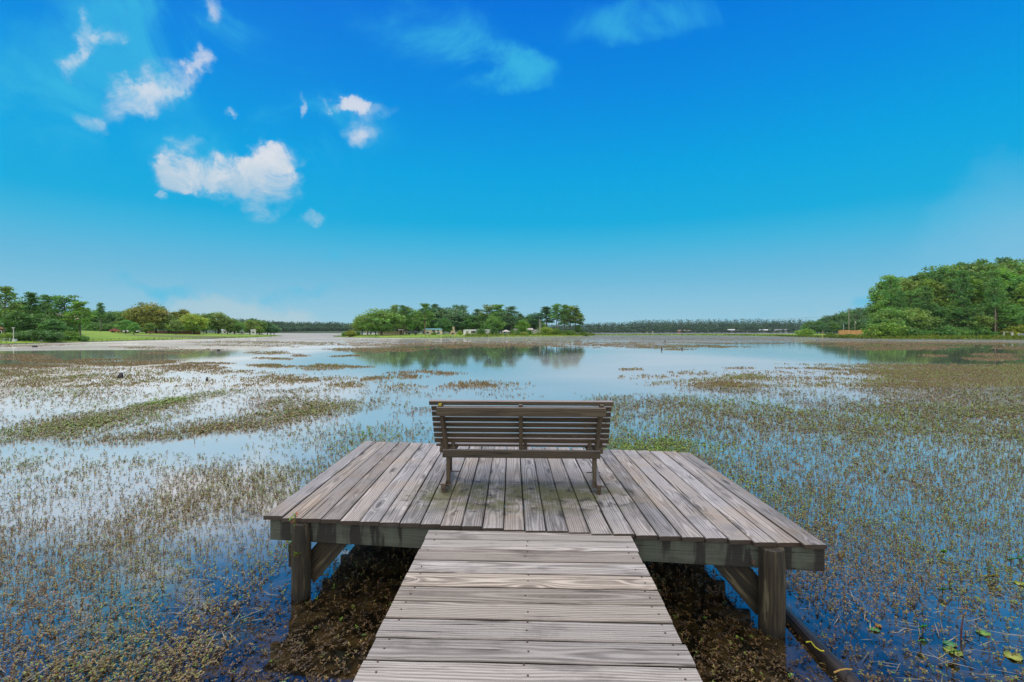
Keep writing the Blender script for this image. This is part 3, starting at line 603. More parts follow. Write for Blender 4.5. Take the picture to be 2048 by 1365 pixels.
for (px, py, r, c, lab) in pads:
    tilted = any(t in lab for t in ('upright', 'standing over the pale', 'arrow', 'folded', 'round bright', 'deep green', 'drooping'))
    if 'with a dark green leaf' in lab: tilted = False
    x, y = P(px, py, .03 if tilted else .006)
    t = empty('lily_pad', (x, y, 0)); tag(t, lab, 'lily pad', 'lily pads by the dock')
    o = link('leaf', pad_mesh(r * .6, 0), t, (0, 0, .045 if tilted else .008)); o.color = (*c, 1)
    o.rotation_euler = (R(random.uniform(-60, -35)), 0, R(random.uniform(-50, 50))) if tilted else (R(random.uniform(-4, 4)), R(random.uniform(-4, 4)), random.uniform(0, 6))
    mb = MB(); mb.tube([(.01, .02, -.35), (.005, .008, -.1), (0, 0, .045 if tilted else .006)], .003, 6); s_ = mb.build('stem', M_DARKPLANT, t)
# tall dead stalk
x, y = P(1921, 1278); t = tag(empty('dead_stalk', (x, y, 0)), 'tall reddish brown dead stalk standing among the lily pads', 'stalk')
mb = MB(); mb.tube([(0, 0, -.3), (.005, 0, .06), (.03, .01, .14)], [.006, .005, .003], 7); mb.build('stem', plain('red_brown_stalk', (.09, .03, .03), .6), t)
o = np.tile(np.array([[.03, .01, .14]]), (6, 1)); d = randdir(6); s_ = unit(np.cross(d, randdir(6))); v, q = leaves(o, d, s_, np.full(6, .035), np.full(6, .012))
o = link('withered_leaves', np_mesh('withered_leaves', v, q, M_WEED, np.tile(np.array([.2, .14, .06]), (6, 1))), t)
# green shoots left of the bench
for (px, py, hh, lab) in ((738, 874, .16, 'taller bright green shoot rising from the weeds behind the platform'), (725, 874, .08, 'shorter bright green shoot left of the taller one')):
    x, y = P(px, py); k = 12; tt = np.linspace(.1, 1, k); o = np.stack([.02 * tt * 0 + .01 * np.sin(tt * 3), 0 * tt, tt * hh], 1); yaw = rng.uniform(0, 6.28, k)
    d = unit(np.stack([np.cos(yaw) * .6, np.sin(yaw) * .6, np.full(k, .8)], 1)); s_ = unit(np.cross(d, np.tile([[0, 0, 1.]], (k, 1)))); v, q = leaves(o, d, s_, np.full(k, .055), np.full(k, .02))
    t = tag(empty('green_shoot', (x, y, 0)), lab, 'water plant', 'green shoots behind the platform')
    link('leaves', np_mesh('leaves', v, q, M_WEED, np.tile(np.array([.22, .42, .02]), (k, 1))), t)
    mb = MB(); mb.tube([(0, 0, -.2), (.01, 0, hh)], .004, 6); mb.build('stem', plain('green_stem', (.10, .16, .03)), t)
# seedlings on the left post
xl, yl = -1.475, edge(-1.475)
for (dx_, zz, hh, lab) in ((-.02, ZD - .05, .10, 'seedling with green and red leaves sprouting from the left post top'), (-.005, .30, .03, 'tiny green and orange seedling halfway up the left post'), (-.085, .32, .07, 'small leafy sprig behind the left side of the left post')):
    k = 16; tt = np.linspace(.25, 1, k); o = np.stack([.02 * np.sin(tt * 9), -.0 * tt, tt * hh], 1); yaw = rng.uniform(0, 6.28, k)
    d = unit(np.stack([np.cos(yaw), np.sin(yaw), np.full(k, .7)], 1)); s_ = unit(np.cross(d, np.tile([[0, 0, 1.]], (k, 1)))); v, q = leaves(o, d, s_, np.full(k, .032), np.full(k, .013))
    c = np.tile(np.array([.20, .36, .02]), (k, 1)); c[rng.random(k) < .25] = (.5, .08, .02)
    t = tag(empty('seedling', (xl + dx_, yl - .066 if zz > .4 or dx_ > -.05 else yl - .02, zz)), lab, 'seedling', 'seedlings on the left post')
    link('leaves', np_mesh('leaves', v, q, M_WEED, c), t)
    mb = MB(); mb.tube([(0, .01, 0), (.01, 0, hh)], .003, 6); mb.build('stem', plain('green_stem', (.10, .16, .03)), t)
# sunken pole
t = tag(empty('fallen_pole', (1.83, 3.25, 0)), 'dark wet wooden pole lying half sunk beside the right post', 'log')
mb = MB(); pts = []
for (px, py) in ((1540, 1190), (1572, 1226), (1610, 1268), (1650, 1312), (1690, 1352), (1730, 1395)):
    x, y = P(px, py, .02); pts.append((x - 1.83, y - 3.25, .015))
mb.tube(pts, [.036, .038, .040, .042, .044, .046], 14, True, None, .04); mb.build('trunk', wood('wet_pole_wood', (.045, .034, .032), (.018, .014, .013), (.006, .005, .005), None, ringf=240, rough=.4), t)
for (pp, c, lab) in ((((1612, 1286), (1622, 1285), (1630, 1296), (1640, 1303), (1648, 1304)), (.45, .42, .02), 'yellow green vine stem lying across the fallen pole'), (((1668, 1347), (1680, 1342), (1692, 1340), (1704, 1341)), (.42, .25, .06), 'tan bent stalk lying over the near end of the fallen pole')):
    mb = MB(); x0, y0 = P(*pp[0], .07); mb.tube([(P(a, b, .07)[0] - x0, P(a, b, .07)[1] - y0, 0) for a, b in pp], .004, 6)
    tag(mb.build('vine_stem', plain('vine', c), None, (x0, y0, .074)), lab, 'stalk')

# ------------------------------------------------------------------ trees
def crown_mesh(name, clumps, per, size, flat=1.0, dark=.0):
    parts = []
    for (c, r, rz) in clumps:
        k = int(per * rng.uniform(.7, 1.3)); u = randdir(k) * (rng.random((k, 1)) ** .45); o = np.array(c) + u * np.array([r, r, rz])
        d = randdir(k); d[:, 2] = d[:, 2] * .6 + .1; d = unit(d); s_ = unit(np.cross(d, randdir(k))); l = size * rng.uniform(.6, 1.5, k)
        v, q = leaves(o, d, s_, l, l * rng.uniform(.5, .9, k)); br = rng.uniform(.75, 1.25)
        cc = np.ones((k, 3)) * br * rng.uniform(.65, 1.4, (k, 1)); cc[:, 0] *= rng.uniform(.85, 1.2); parts.append((v, q, cc))
    V, Q, C = cat_quads(parts); return np_mesh(name, V, Q, M_LEAF, C)
def trunk_mesh(name, top, r0, limbs, bend=.01):
    mb = MB(); ph = random.uniform(0, 6)
    pt = lambda t: (bend * math.sin(ph + 3 * t), bend * math.cos(ph + 2.3 * t), t * top - .03)
    mb.tube([pt(t) for t in np.linspace(0, 1, 8)], [r0 * (1.25 if i == 0 else 1) * (1 - .75 * i / 7) for i in range(8)], 7)
    for (t, e) in limbs: a = Vector(pt(t)); e = Vector(e); mb.tube([a, a.lerp(e, .5) + Vector((0, 0, .01)), e], [r0 * .4, r0 * .28, r0 * .12], 5)
    return mb.mesh(name, M_BARK)
def broad(rx, z0, nC, per, size, seed, open_=.0, lop=0.0):
    zc, rz = (z0 + 1) / 2, (1 - z0) / 2; cl = []
    for i in range(nC):
        u = randdir(1)[0]; rad = rng.uniform(.35, 1.0) ** .8; sh = 1 - .25 * max(u[2], 0)
        c = (u[0] * rx * rad * sh + lop * (u[2]), u[1] * rx * rad * sh, zc + u[2] * rz * rad * .97); r = rng.uniform(.16, .36) * rx; cl.append((c, r, r * rng.uniform(.5, .85)))
    limbs = [(rng.uniform(.35, .85), cl[i][0]) for i in range(0, nC, 5)]
    return trunk_mesh('trunk', zc + .1, .028, limbs), crown_mesh('crown', cl, per, size)
def pine(z0, rx, nC, per, size, taper=.75):
    cl = []; limbs = []
    for i in range(nC):
        t = i / (nC - 1); z = z0 + (1 - z0) * t * .97 + rng.uniform(-.02, .02); rr_ = rx * (1 - taper * t ** 1.6) * rng.uniform(.25, 1.0) * (.65 + .35 * math.sin(min(1, t * 3) * 1.57)); a = rng.uniform(0, 6.28)
        c = (rr_ * math.cos(a), rr_ * math.sin(a), z + .01); r = rng.uniform(.05, .085) * (rx / .2) ** .5; cl.append((c, r, r * rng.uniform(.35, .6)))
        if i % 2 == 0: limbs.append((min(.97, max(.1, (z - .03) / .97)), c))
    return trunk_mesh('trunk', .97, .014, limbs, .006), crown_mesh('crown', cl, per, size)
B = [broad(.40, .20, 110, 60, .040, 1), broad(.46, .16, 120, 60, .040, 2, lop=.05), broad(.34, .22, 100, 60, .040, 3), broad(.52, .12, 130, 55, .042, 4)]
S = [broad(.24, .14, 140, 65, .026, 5), broad(.28, .08, 150, 62, .026, 6), broad(.20, .18, 120, 68, .024, 7)]
PN = [pine(.42, .19, 46, 70, .024), pine(.52, .17, 38, 70, .024), pine(.34, .22, 56, 65, .024), pine(.46, .24, 44, 65, .026, .5)]
BU = [broad(.62, -.12, 80, 50, .075, 8), broad(.85, -.1, 100, 50, .07, 9)]
KIND = {'B': (B, 'broadleaf_tree', 'tree'), 'S': (S, 'broadleaf_tree', 'tree'), 'P': (PN, 'pine_tree', 'pine tree'), 'U': (BU, 'bush', 'bush')}
GREENS = dict(dk=(.042, .096, .024), md=(.060, .125, .028), lt=(.11, .20, .03), yl=(.17, .22, .03), ol=(.075, .12, .028), bl=(.045, .095, .045), gold=(.088, .105, .024), pn=(.048, .105, .025))
tcount = [0]
def tree(kind, px, Y, top, color, label, group=None, wide=1.0, v=None, bark=(1, 1, 1)):
    protos, nm, cat = KIND[kind]; i = tcount[0] % len(protos) if v is None else v; tcount[0] += 1
    X = (px - CX) / F * Y; z0 = landz1(X, Y); z0 = max(z0, -.2); H = CZ + (HY - top) / F * Y - z0
    H = max(H, 1.0); wide *= {'B': 1.22, 'P': 1.18, 'S': 1.1, 'U': 1.1}[kind]
    t = empty(nm, (X, Y, z0), random.uniform(0, 6.28)); t.scale = (H * wide, H * wide, H); tag(t, label, cat, group)
    a = link('trunk', protos[i][0], t); a.color = (*bark, 1)
    c = link('crown', protos[i][1], t); g = GREENS[color]; k = (1.9 if color in ('lt', 'yl') else 2.65) * random.uniform(.85, 1.18); c.color = (g[0] * k * random.uniform(.9, 1.15), g[1] * k, g[2] * k, 1)
    return t
# --- left shore
G1 = 'pines on the left bank'
for (kd, px, Y, top, c, lab, wd) in (
    ('P', 10, 88, 574, 'ol', 'tall pine at the left edge with layered yellow green top', 1.25), ('P', 62, 92, 588, 'pn', 'pine just right of the left edge pine with flat dark top', 1.2), ('P', 96, 96, 592, 'md', 'bushy pine in front of the half hidden red house', 1.3),
    ('P', 128, 94, 592, 'md', 'pine with ragged crown over the red house roof', 1.3), ('P', 160, 92, 604, 'lt', 'bright green pine with bare trunk at the lawn edge', 1.5), ('P', 201, 165, 608, 'dk', 'lone thin pine whose tuft stands above the dark wood', 1.0),
    ('B', 30, 84, 622, 'dk', 'dark bushy tree under the left edge pine', 1.2), ('B', 75, 88, 628, 'dk', 'dark rounded tree between lamp post and red house', 1.2), ('B', 108, 86, 640, 'dk', 'low dark tree in front of the red house', 1.3), ('B', 138, 98, 634, 'md', 'mid green tree half covering the red house', 1.0), ('U', 128, 92, 652, 'dk', 'dark bush under the red house wall', 1.3), ('B', 48, 98, 606, 'md', 'mid green tree behind the lamp post', 1.0),
    ('U', 142, 86, 662, 'lt', 'light green shrub at the foot of the bright pine', 1.2), ('U', 15, 77, 666, 'lt', 'light green bush by the lamp post', 1.2), ('U', 100, 82, 660, 'dk', 'dark shrub on the bank below the red house', 1.5), ('U', 80, 80, 660, 'dk', 'dark shrub right of the lamp post', 2.0), ('U', 45, 81, 662, 'dk', 'dark shrub just behind the lamp post', 1.8), ('U', 166, 87, 671, 'md', 'small round bush beside the pine on the lawn', 1.0)):
    tree(kd, px, Y, top, c, lab, G1 if kd == 'P' else 'trees and shrubs on the left bank', wd)
for i in range(14):
    px = 165 + i * 8.5; tree('B', px, random.uniform(195, 215), 622 + 4 * math.sin(i * 1.3) + i * .4, 'dk' if i % 3 else 'md', 'dark tree in the wood behind the sloping lawn', 'wood behind the lawn', 1.1)
for i in range(12):
    tree('U', 172 + i * 9.5, random.uniform(190, 196), 648 + random.uniform(-4, 5), 'dk' if i % 2 else 'md', 'dark undergrowth bush at the edge of the wood behind the lawn', 'undergrowth behind the lawn', 1.3)
for i in range(17):
    px = 246 + i * 18.5; tree('B', px, 196 + (px - 250) * .16, 633 + 6 * math.sin(i * 2.1) + (px - 250) * .035, ('ol', 'md', 'dk')[i % 3], 'tree in the backing row behind the lawn oaks', 'backing row behind the lawn oaks', 1.05)
oaks = [(252, 640, 'md', 'small oak right of the parked cars'), (275, 616, 'ol', 'tall oak with golden tufts at its top left'), (292, 606, 'gold', 'tallest golden topped oak above the lawn'), (268, 646, 'md', 'low oak leaning toward the water below the tall oaks'), (312, 611, 'ol', 'broad round oak right of the golden topped one'), (300, 645, 'ol', 'low oak in front of the broad round oak'),
        (338, 634, 'ol', 'oak left of the gap above the brick wall'), (362, 620, 'gold', 'golden tipped oak in the middle of the row'), (352, 640, 'ol', 'oak in front of the golden tipped oak'), (384, 640, 'lt', 'light green young tree standing on the lawn by the water'), (388, 627, 'yl', 'yellowish oak behind the light green young tree'),
        (412, 628, 'ol', 'wide oak left of the white house'), (436, 624, 'ol', 'rounded oak over the white house'), (408, 648, 'md', 'small tree left of the tall oak trunks'), (470, 641, 'md', 'single oak between two white houses'), (455, 636, 'ol', 'dark oak behind the white house'), (500, 640, 'ol', 'oak behind the last white house'), (520, 640, 'ol', 'rounded oak at the end of the lawn'), (516, 652, 'lt', 'light green tree at the lawn tip'), (535, 645, 'bl', 'bluish oak at the tip of the left land'), (548, 650, 'bl', 'last bluish tree of the left land')]
for (px, top, c, lab) in oaks:
    Y = 150 + (px - 250) * .24 + random.uniform(-6, 6) - (18 if 'front' in lab or 'by the water' in lab or 'low' in lab else 0)
    tree('B', px, Y, top, c, lab, 'oaks along the lawn', random.uniform(.95, 1.2), None, (.6, .6, .6))
# --- peninsula
pen = [('U', 702, 163, 660, 'yl', 'round yellow green bush at the left tip of the wooded point', 1.25), ('U', 690, 172, 664, 'lt', 'small green bush left of the yellow green bush', 1.0), ('U', 715, 185, 663, 'dk', 'dark bush between yellow bush and willow', 1.2),
       ('B', 724, 196, 632, 'ol', 'dark olive tree at the left end of the point', 1.0), ('B', 735, 190, 630, 'md', 'tree left of the big willow like oak', 1.0), ('B', 764, 176, 618, 'ol', 'big spreading willow like oak with dark trunk by the water', 1.45),
       ('B', 752, 200, 626, 'dk', 'tree half behind the spreading oak', 1.0), ('P', 790, 210, 612, 'ol', 'tall tree behind the spreading oak with ragged top', 1.4), ('P', 808, 184, 612, 'md', 'pine with pale double trunk right of the spreading oak', 1.4), ('P', 813, 188, 617, 'ol', 'slimmer pine hard by the pale double trunk', 1.3),
       ('P', 850, 186, 608, 'md', 'tall pine with reddish trunk before the cream house', 1.5), ('B', 832, 215, 620, 'md', 'rounded tree behind the parked truck', 1.0), ('B', 878, 222, 612, 'bl', 'grey green tree with open top behind the cream house', 1.1), ('B', 905, 222, 616, 'bl', 'grey green tree behind the tan chimney', 1.2), ('P', 870, 225, 609, 'bl', 'thin open topped pine behind the cream house', 1.3),
       ('B', 888, 200, 636, 'dk', 'dark round tree between cream house and chimney', 1.0), ('B', 925, 215, 624, 'bl', 'dark tree left of the white mobile home', 1.1), ('P', 921, 228, 611, 'bl', 'round topped pine above the tan chimney', 1.4), ('B', 945, 212, 632, 'dk', 'dark blue green tree behind the white mobile home', 1.2), ('B', 965, 214, 630, 'dk', 'second dark tree behind the white mobile home', 1.2),
       ('P', 955, 236, 619, 'bl', 'pale topped tree rising behind the mobile home', 1.4), ('P', 980, 215, 611, 'ol', 'flat topped pine above the right end of the mobile home', 1.5), ('P', 998, 210, 610, 'md', 'tall leafy pine with two trunks behind the pavilion', 1.5), ('B', 988, 200, 632, 'md', 'green tree in front of the flat topped pine', 1.1), ('P', 1022, 205, 614, 'bl', 'big grey green pine with straight trunk right of the pavilion', 1.6),
       ('B', 1010, 218, 624, 'bl', 'grey green tree behind the pavilion', 1.1), ('P', 1040, 222, 628, 'bl', 'small open pine between the two tall groups', 1.5), ('B', 1045, 200, 640, 'lt', 'light green tree before the pale roofed house', .9), ('B', 1060, 222, 636, 'dk', 'dark tree behind the utility poles', 1.3), ('P', 1072, 216, 627, 'bl', 'dark pine with branches reaching left behind the utility poles', 1.7), ('P', 1092, 212, 614, 'bl', 'dense dark pine right of the utility poles', 1.7),
       ('P', 1113, 207, 610, 'md', 'tallest pine on the point with bare trunk', 1.35), ('P', 1130, 208, 611, 'md', 'first slender pine right of the tallest', 1.3), ('P', 1141, 209, 612, 'ol', 'second slender pine right of the tallest', 1.3), ('P', 1152, 211, 616, 'ol', 'third slender pine with open crown near the point tip', 1.3), ('P', 1160, 214, 628, 'ol', 'short open pine at the tip of the point', 1.5),
       ('B', 1155, 212, 650, 'md', 'low green tree at the tip under the slender pines', .9), ('U', 1092, 203, 654, 'yl', 'round light green bush right of the utility poles', 1.3), ('U', 1112, 204, 657, 'lt', 'green bush under the tallest pine', 1.5), ('U', 1136, 206, 661, 'lt', 'low bush under the slender pines', 1.8), ('U', 1165, 210, 663, 'lt', 'last low bush on the point tip', 1.6),
       ('U', 962, 182, 656, 'dk', 'dark conical bush before the mobile home', .8), ('U', 988, 182, 654, 'dk', 'tall dark bush right of the mobile home', .8), ('U', 978, 186, 661, 'md', 'low bush against the mobile home wall', 1.0), ('U', 1025, 194, 659, 'md', 'round bush right of the pavilion', .9), ('U', 1048, 190, 664, 'yl', 'yellowish low bush on the shore grass', 1.3), ('U', 1036, 192, 662, 'md', 'low bush left of the yellowish bush', 1.3), ('B', 920, 160, 661, 'yl', 'tiny bright yellow green sapling by the small jetty', .9), ('U', 1058, 196, 660, 'md', 'bush before the pale roofed house', 1.0), ('U', 868, 178, 668, 'md', 'small shrub in front of the cream house', 1.3)]
for i in range(20):
    px = 742 + i * 17.5; tree('B', px, random.uniform(232, 250), 629 + 5 * math.sin(i * 1.7) + (6 if i > 15 else 0), ('dk', 'md', 'bl')[i % 3], 'tree in the dark backing wood behind the houses on the point', 'backing wood on the point', 1.15)
for (kd, px, Y, top, c, lab, wd) in pen:
    pl_ = 'P' == kd and ('pale double' in lab or 'reddish' in lab or 'bare' in lab)
    tree(kd, px, Y, top, c, lab, 'trees on the wooded point' if kd != 'U' else 'bushes on the wooded point', wd, None, (1.5, 1.25, 1.1) if pl_ else (1, 1, 1))
# --- right shore wood
sil = [(1620, 646), (1660, 634), (1700, 622), (1735, 604), (1748, 566), (1768, 552), (1800, 551), (1830, 545), (1860, 541), (1900, 528), (1925, 522), (1960, 522), (2000, 515), (2030, 517), (2060, 526), (2120, 530)]
def top_at(px): return float(np.interp(px, [a for a, b in sil], [b for a, b in sil]))
GR = 'tall wood on the right bank'
for i, px in enumerate(np.arange(1772, 2130, 14.5)):
    kd = 'P' if i % 3 == 1 else 'S'
    tree(kd, px + random.uniform(-4, 4), random.uniform(158, 172), top_at(px) + random.uniform(-3, 8), ('md', 'pn', 'ol')[i % 3], 'tall pine in the back row of the right bank wood' if kd == 'P' else 'tall leafy tree in the back row of the right bank wood', GR, .72 if kd == 'P' else 1.15)
for i, px in enumerate(np.arange(1786, 2130, 18)):
    kd = 'P' if i % 2 else 'S'
    tree(kd, px + random.uniform(-6, 6), random.uniform(142, 153), top_at(px) + random.uniform(14, 34), ('lt', 'pn', 'md', 'md')[i % 4], 'pine with pale trunk in the middle of the right bank wood' if kd == 'P' else 'green leafy tree in the middle of the right bank wood', GR, .72 if kd == 'P' else 1.15, None, (1.5, 1.4, 1.35))
for i, px in enumerate(np.arange(1782, 2130, 16)):
    tree('B', px + random.uniform(-6, 6), random.uniform(133, 140), random.uniform(606, 636), ('md', 'dk', 'ol', 'md')[i % 4], 'low leafy tree along the front of the right bank wood', GR, 1.1)
tree('P', 1782, 148, 553, 'md', 'leaning open crowned pine at the left end of the right bank wood', GR, .72, 3)
tree('P', 1990, 131, 560, 'pn', 'pine with a pale bare trunk standing at the water near the grey jetty', GR, .75, 1, (2.0, 1.9, 1.8))
tree('P', 1994, 133, 570, 'pn', 'darker pine just behind the pale trunked one near the jetty', GR, .7, 1, (1.2, 1.1, 1.1))
for (px, top, lab) in ((1833, 600, 'slim pine with pale leaning trunk left of centre in the right wood'), (1853, 575, 'slim pine with long straight pale trunk in the right wood'), (1926, 545, 'thick pale trunked pine high in the right wood')):
    tree('P', px, 136, top, 'pn', lab, GR, .7, 1, (2.0, 1.9, 1.9))
for i, (px, top, c, lab) in enumerate(((1766, 645, 'lt', 'bright green bush at the end of the orange fence'), (1780, 640, 'md', 'leafy bush right of the orange fence'), (1845, 657, 'md', 'round bush under the slim pale trunks'), (1885, 650, 'dk', 'dark bush in the middle of the right bank'), (1905, 652, 'md', 'wide bush beside the dark bush'), (1935, 655, 'dk', 'low shadowed bush at the foot of the right wood'), (2040, 650, 'yl', 'yellow green bush behind the grey jetty'), (1960, 650, 'md', 'bush left of the pale trunked pine'), (1800, 652, 'dk', 'dark bush at the left foot of the right wood'), (1820, 655, 'dk', 'shadowed bush left of the round bush'))):
    tree('U', px, 129 + (i % 3), top, c, lab, 'bushes along the right bank', 1.3)
for (px, Y, top, c, lab) in ((1611, 205, 658, 'lt', 'round bush alone on the grassy spit'), (1660, 190, 665, 'md', 'low bush on the spit before the orange fence'), (1700, 150, 668, 'dk', 'dark low shrub under the tall utility pole'), (1722, 146, 669, 'md', 'shrub right of the tall utility pole')): tree('U', px, Y, top, c, lab, 'bushes on the grassy spit', 1.5)
for i, px in enumerate(np.arange(1612, 1742, 8)):
    tp = float(np.interp(px, [1612, 1640, 1680, 1740], [647, 637, 628, 612]))
    tree('B', px, random.uniform(320, 360), tp + random.uniform(-3, 5), ('bl', 'dk')[i % 2], 'dark tree in the wood behind the utility pole', 'wood behind the utility pole', .95)
    tree('B', px + 4, random.uniform(300, 316), (tp + 664) / 2 + random.uniform(-5, 2), ('dk', 'bl')[i % 2], 'low tree along the front of the wood behind the pole', 'wood behind the utility pole', 1.1)
# --- far woods, one mass
parts = []
def far_tree(X, Y, H, Wd, colr):
    k = 130; z0 = max(landz1(X, Y), 0); u = randdir(k) * (rng.random((k, 1)) ** .4); o = np.array([X, Y, z0 + H * .54]) + u * np.array([Wd, Wd, H * .5])
    d = randdir(k); s_ = unit(np.cross(d, randdir(k))); l = rng.uniform(1.0, 2.2, k); v, q = leaves(o, d, s_, l, l * .8)
    parts.append((v, q, np.array(colr) * rng.uniform(.7, 1.3) * rng.uniform(.75, 1.3, (k, 1))))
ftop = [(430, 641), (480, 640), (530, 641), (580, 643), (640, 646), (700, 648), (760, 648), (1100, 650), (1180, 648), (1240, 646), (1300, 642), (1400, 640), (1480, 639), (1560, 640), (1620, 641), (1660, 640)]
for px in np.arange(440, 1660, 3.6):
    for row in range(4):
        Y0 = float(np.interp(px, [440, 560, 700, 800, 1024, 1700], [560, 640, 760, 840, 915, 925])) + 8 + row * 22
        X = (px + rng.uniform(-3, 3) - CX) / F * Y0; tp = float(np.interp(px, [a for a, b in ftop], [b for a, b in ftop])) + (0, 0, -.3, -1)[row] * 1 + rng.uniform(-.4, .8) + (float(fbm(np.array([px * .02]), np.array([row * 7.0]), 3)[0]) - .5) * 7 + (13, 7, 3, 0)[row] * 1
        z0 = max(landz1(X, Y0), 0); H = CZ + (HY - tp) / F * Y0 - z0; H = max(H, 6)
        far_tree(X, Y0, H, rng.uniform(4.5, 7), (.06, .125, .05))
for px in np.arange(1180, 1610, 6.5):
    Y0 = rng.uniform(886, 897); far_tree((px + rng.uniform(-3, 3) - CX) / F * Y0, Y0, rng.uniform(3, 7), rng.uniform(2.5, 4.5), (.06, .12, .045))
V, Q, C = cat_quads(parts)
fo = link('far_woods', np_mesh('far_woods', V, Q, M_LEAF, C)); tag(fo, 'dark low woods all along the far shore', kind='stuff')
# --- shore grass and reeds
parts = []
def reeds(pix, per_m, hmin, hmax, depth, colr, spread=.3):
    for (a, b) in zip(pix[:-1], pix[1:]):
        A_, B_ = np.array(P(*a)), np.array(P(*b)); L = np.linalg.norm(B_ - A_); k = int(L * per_m); t = rng.random((k, 1)); p = A_ + (B_ - A_) * t; r = np.linalg.norm(p, axis=1, keepdims=True)
        p = p + p / r * (rng.random((k, 1)) ** 1.4) * depth + rng.normal(0, .3, (k, 2)); z = landz(p[:, 0], p[:, 1]); okk = z > -.25; p, z = p[okk], z[okk]; k = len(p)
        h = rng.uniform(hmin, hmax, k) * (.6 + .8 * fbm(p[:, 0] * .15, p[:, 1] * .15, 3)); o = np.stack([p[:, 0], p[:, 1], np.maximum(z, -.05) - .05], 1)
        d = unit(np.stack([rng.normal(0, spread, k), rng.normal(0, spread, k), np.ones(k)], 1)); yaw = rng.uniform(0, 3.14, k); s_ = np.stack([np.cos(yaw), np.sin(yaw), 0 * yaw], 1)
        v, q = leaves(o, d, s_, h, h * rng.uniform(.18, .4, k)); c = np.array(colr) * rng.uniform(.6, 1.4, (k, 1)); c[rng.random(k) < .18] *= np.array([1.6, 1.0, 1.0]); parts.append((v, q, c))
reeds([(1175, 671.1), (1300, 671.1), (1450, 671.6), (1550, 672.9), (1650, 676), (1700, 677.4)], 26, .3, .8, 22, (.13, .20, .025))
reeds([(1650, 676.1), (1700, 677.5), (1760, 678.5), (1900, 679.5), (2048, 680.1), (2200, 682)], 60, .5, 1.15, 16, (.14, .21, .02))
reeds([(668, 673.9), (760, 676.1), (860, 676.1), (960, 674.9)], 12, .2, .5, 14, (.13, .22, .02))
reeds([(930, 675.4), (1060, 673.5), (1165, 672.7), (1187, 671.7)], 22, .5, 1.3, 18, (.14, .21, .025))
reeds([(-150, 692), (0, 689.4), (60, 687.9), (180, 684.4), (300, 680.9), (420, 677.9), (500, 675.5), (562, 672.6)], 14, .12, .4, 9, (.13, .24, .015))
V, Q, C = cat_quads(parts)
tag(link('shore_grass', np_mesh('shore_grass', V, Q, M_LEAF, C)), 'tall yellow green grass and reeds fringing the shores', kind='stuff')

# ------------------------------------------------------------------ buildings and other things on the shores
PM = {}
def mat(c, rough=.7):
    k = tuple(round(x, 3) for x in c)
    if k not in PM: PM[k] = plain('painted_%d' % len(PM) if False else 'painted_surface', c, rough, .1, .8)
    return PM[k]
M_GLASS = plain('dark_window_glass', (.03, .04, .05), .15)
def place(px, Y): X = (px - CX) / F * Y; return X, Y, max(landz1(X, Y), .05)
def box_part(name, root, lo, hi, m_, bev=0.0): mb = MB(); mb.box(lo, hi, None, 0, bev=bev); return mb.build(name, m_, root)
def house(name, px0, px1, Y, ytop, label, wall, roof, group=None, cat='house', hip=.5, ridge='x', win=(), deep=7.0, eave=.2, door=None, ybase=None):
    pc = (px0 + px1) / 2; X, Y, z0 = place(pc, Y); wd = (px1 - px0) / F * Y; top = CZ + (HY - ytop) / F * Y - z0; top = max(top, 2.2); wh = top * (1 - hip * .5)
    ph = math.atan2(X, Y); t = tag(empty(name, (X + math.sin(ph) * deep / 2, Y + math.cos(ph) * deep / 2, z0), -ph), label, cat, group)
    box_part('wall', t, (-wd/2, -deep/2, -.3), (wd/2, deep/2, wh), mat(wall))
    mb = MB(); a, b = wd/2 + eave, deep/2 + eave; rh = top - wh; th_ = .15
    if ridge == 'x': vs = [(-a, -b, wh), (a, -b, wh), (a, b, wh), (-a, b, wh), (-a * .82, 0, wh + rh), (a * .82, 0, wh + rh)]
    else: vs = [(-a, -b, wh), (-a, b, wh), (a, b, wh), (a, -b, wh), (0, -b * .9, wh + rh), (0, b * .9, wh + rh)]
    vs += [(v[0], v[1], v[2] - th_) for v in vs[:4]]
    fs = [[0, 1, 5, 4], [2, 3, 4, 5], [1, 2, 5], [3, 0, 4], [6, 7, 1, 0], [7, 8, 2, 1], [8, 9, 3, 2], [9, 6, 0, 3], [9, 8, 7, 6]]
    if ridge != 'x': fs = [list(f)[::-1] for f in fs]
    mb.add(vs, fs); mb.build('roof', mat(roof), t)
    for (fx, fz, ww, hh) in win:
        f = box_part('window', t, (fx * wd - ww/2, -deep/2 - .06, fz * wh - hh/2), (fx * wd + ww/2, -deep/2 - .004, fz * wh + hh/2), mat((.75, .75, .72)))
        box_part('pane', f, (fx * wd - ww/2 + .1, -deep/2 - .08, fz * wh - hh/2 + .1), (fx * wd + ww/2 - .1, -deep/2 - .062, fz * wh + hh/2 - .1), M_GLASS)
    if door is not None: box_part('door', t, (door * wd - .5, -deep/2 - .06, 0), (door * wd + .5, -deep/2 - .005, 2.0), mat((.12, .09, .07)))
    return t
WH, CRM = (.72, .72, .72), (.62, .52, .38)
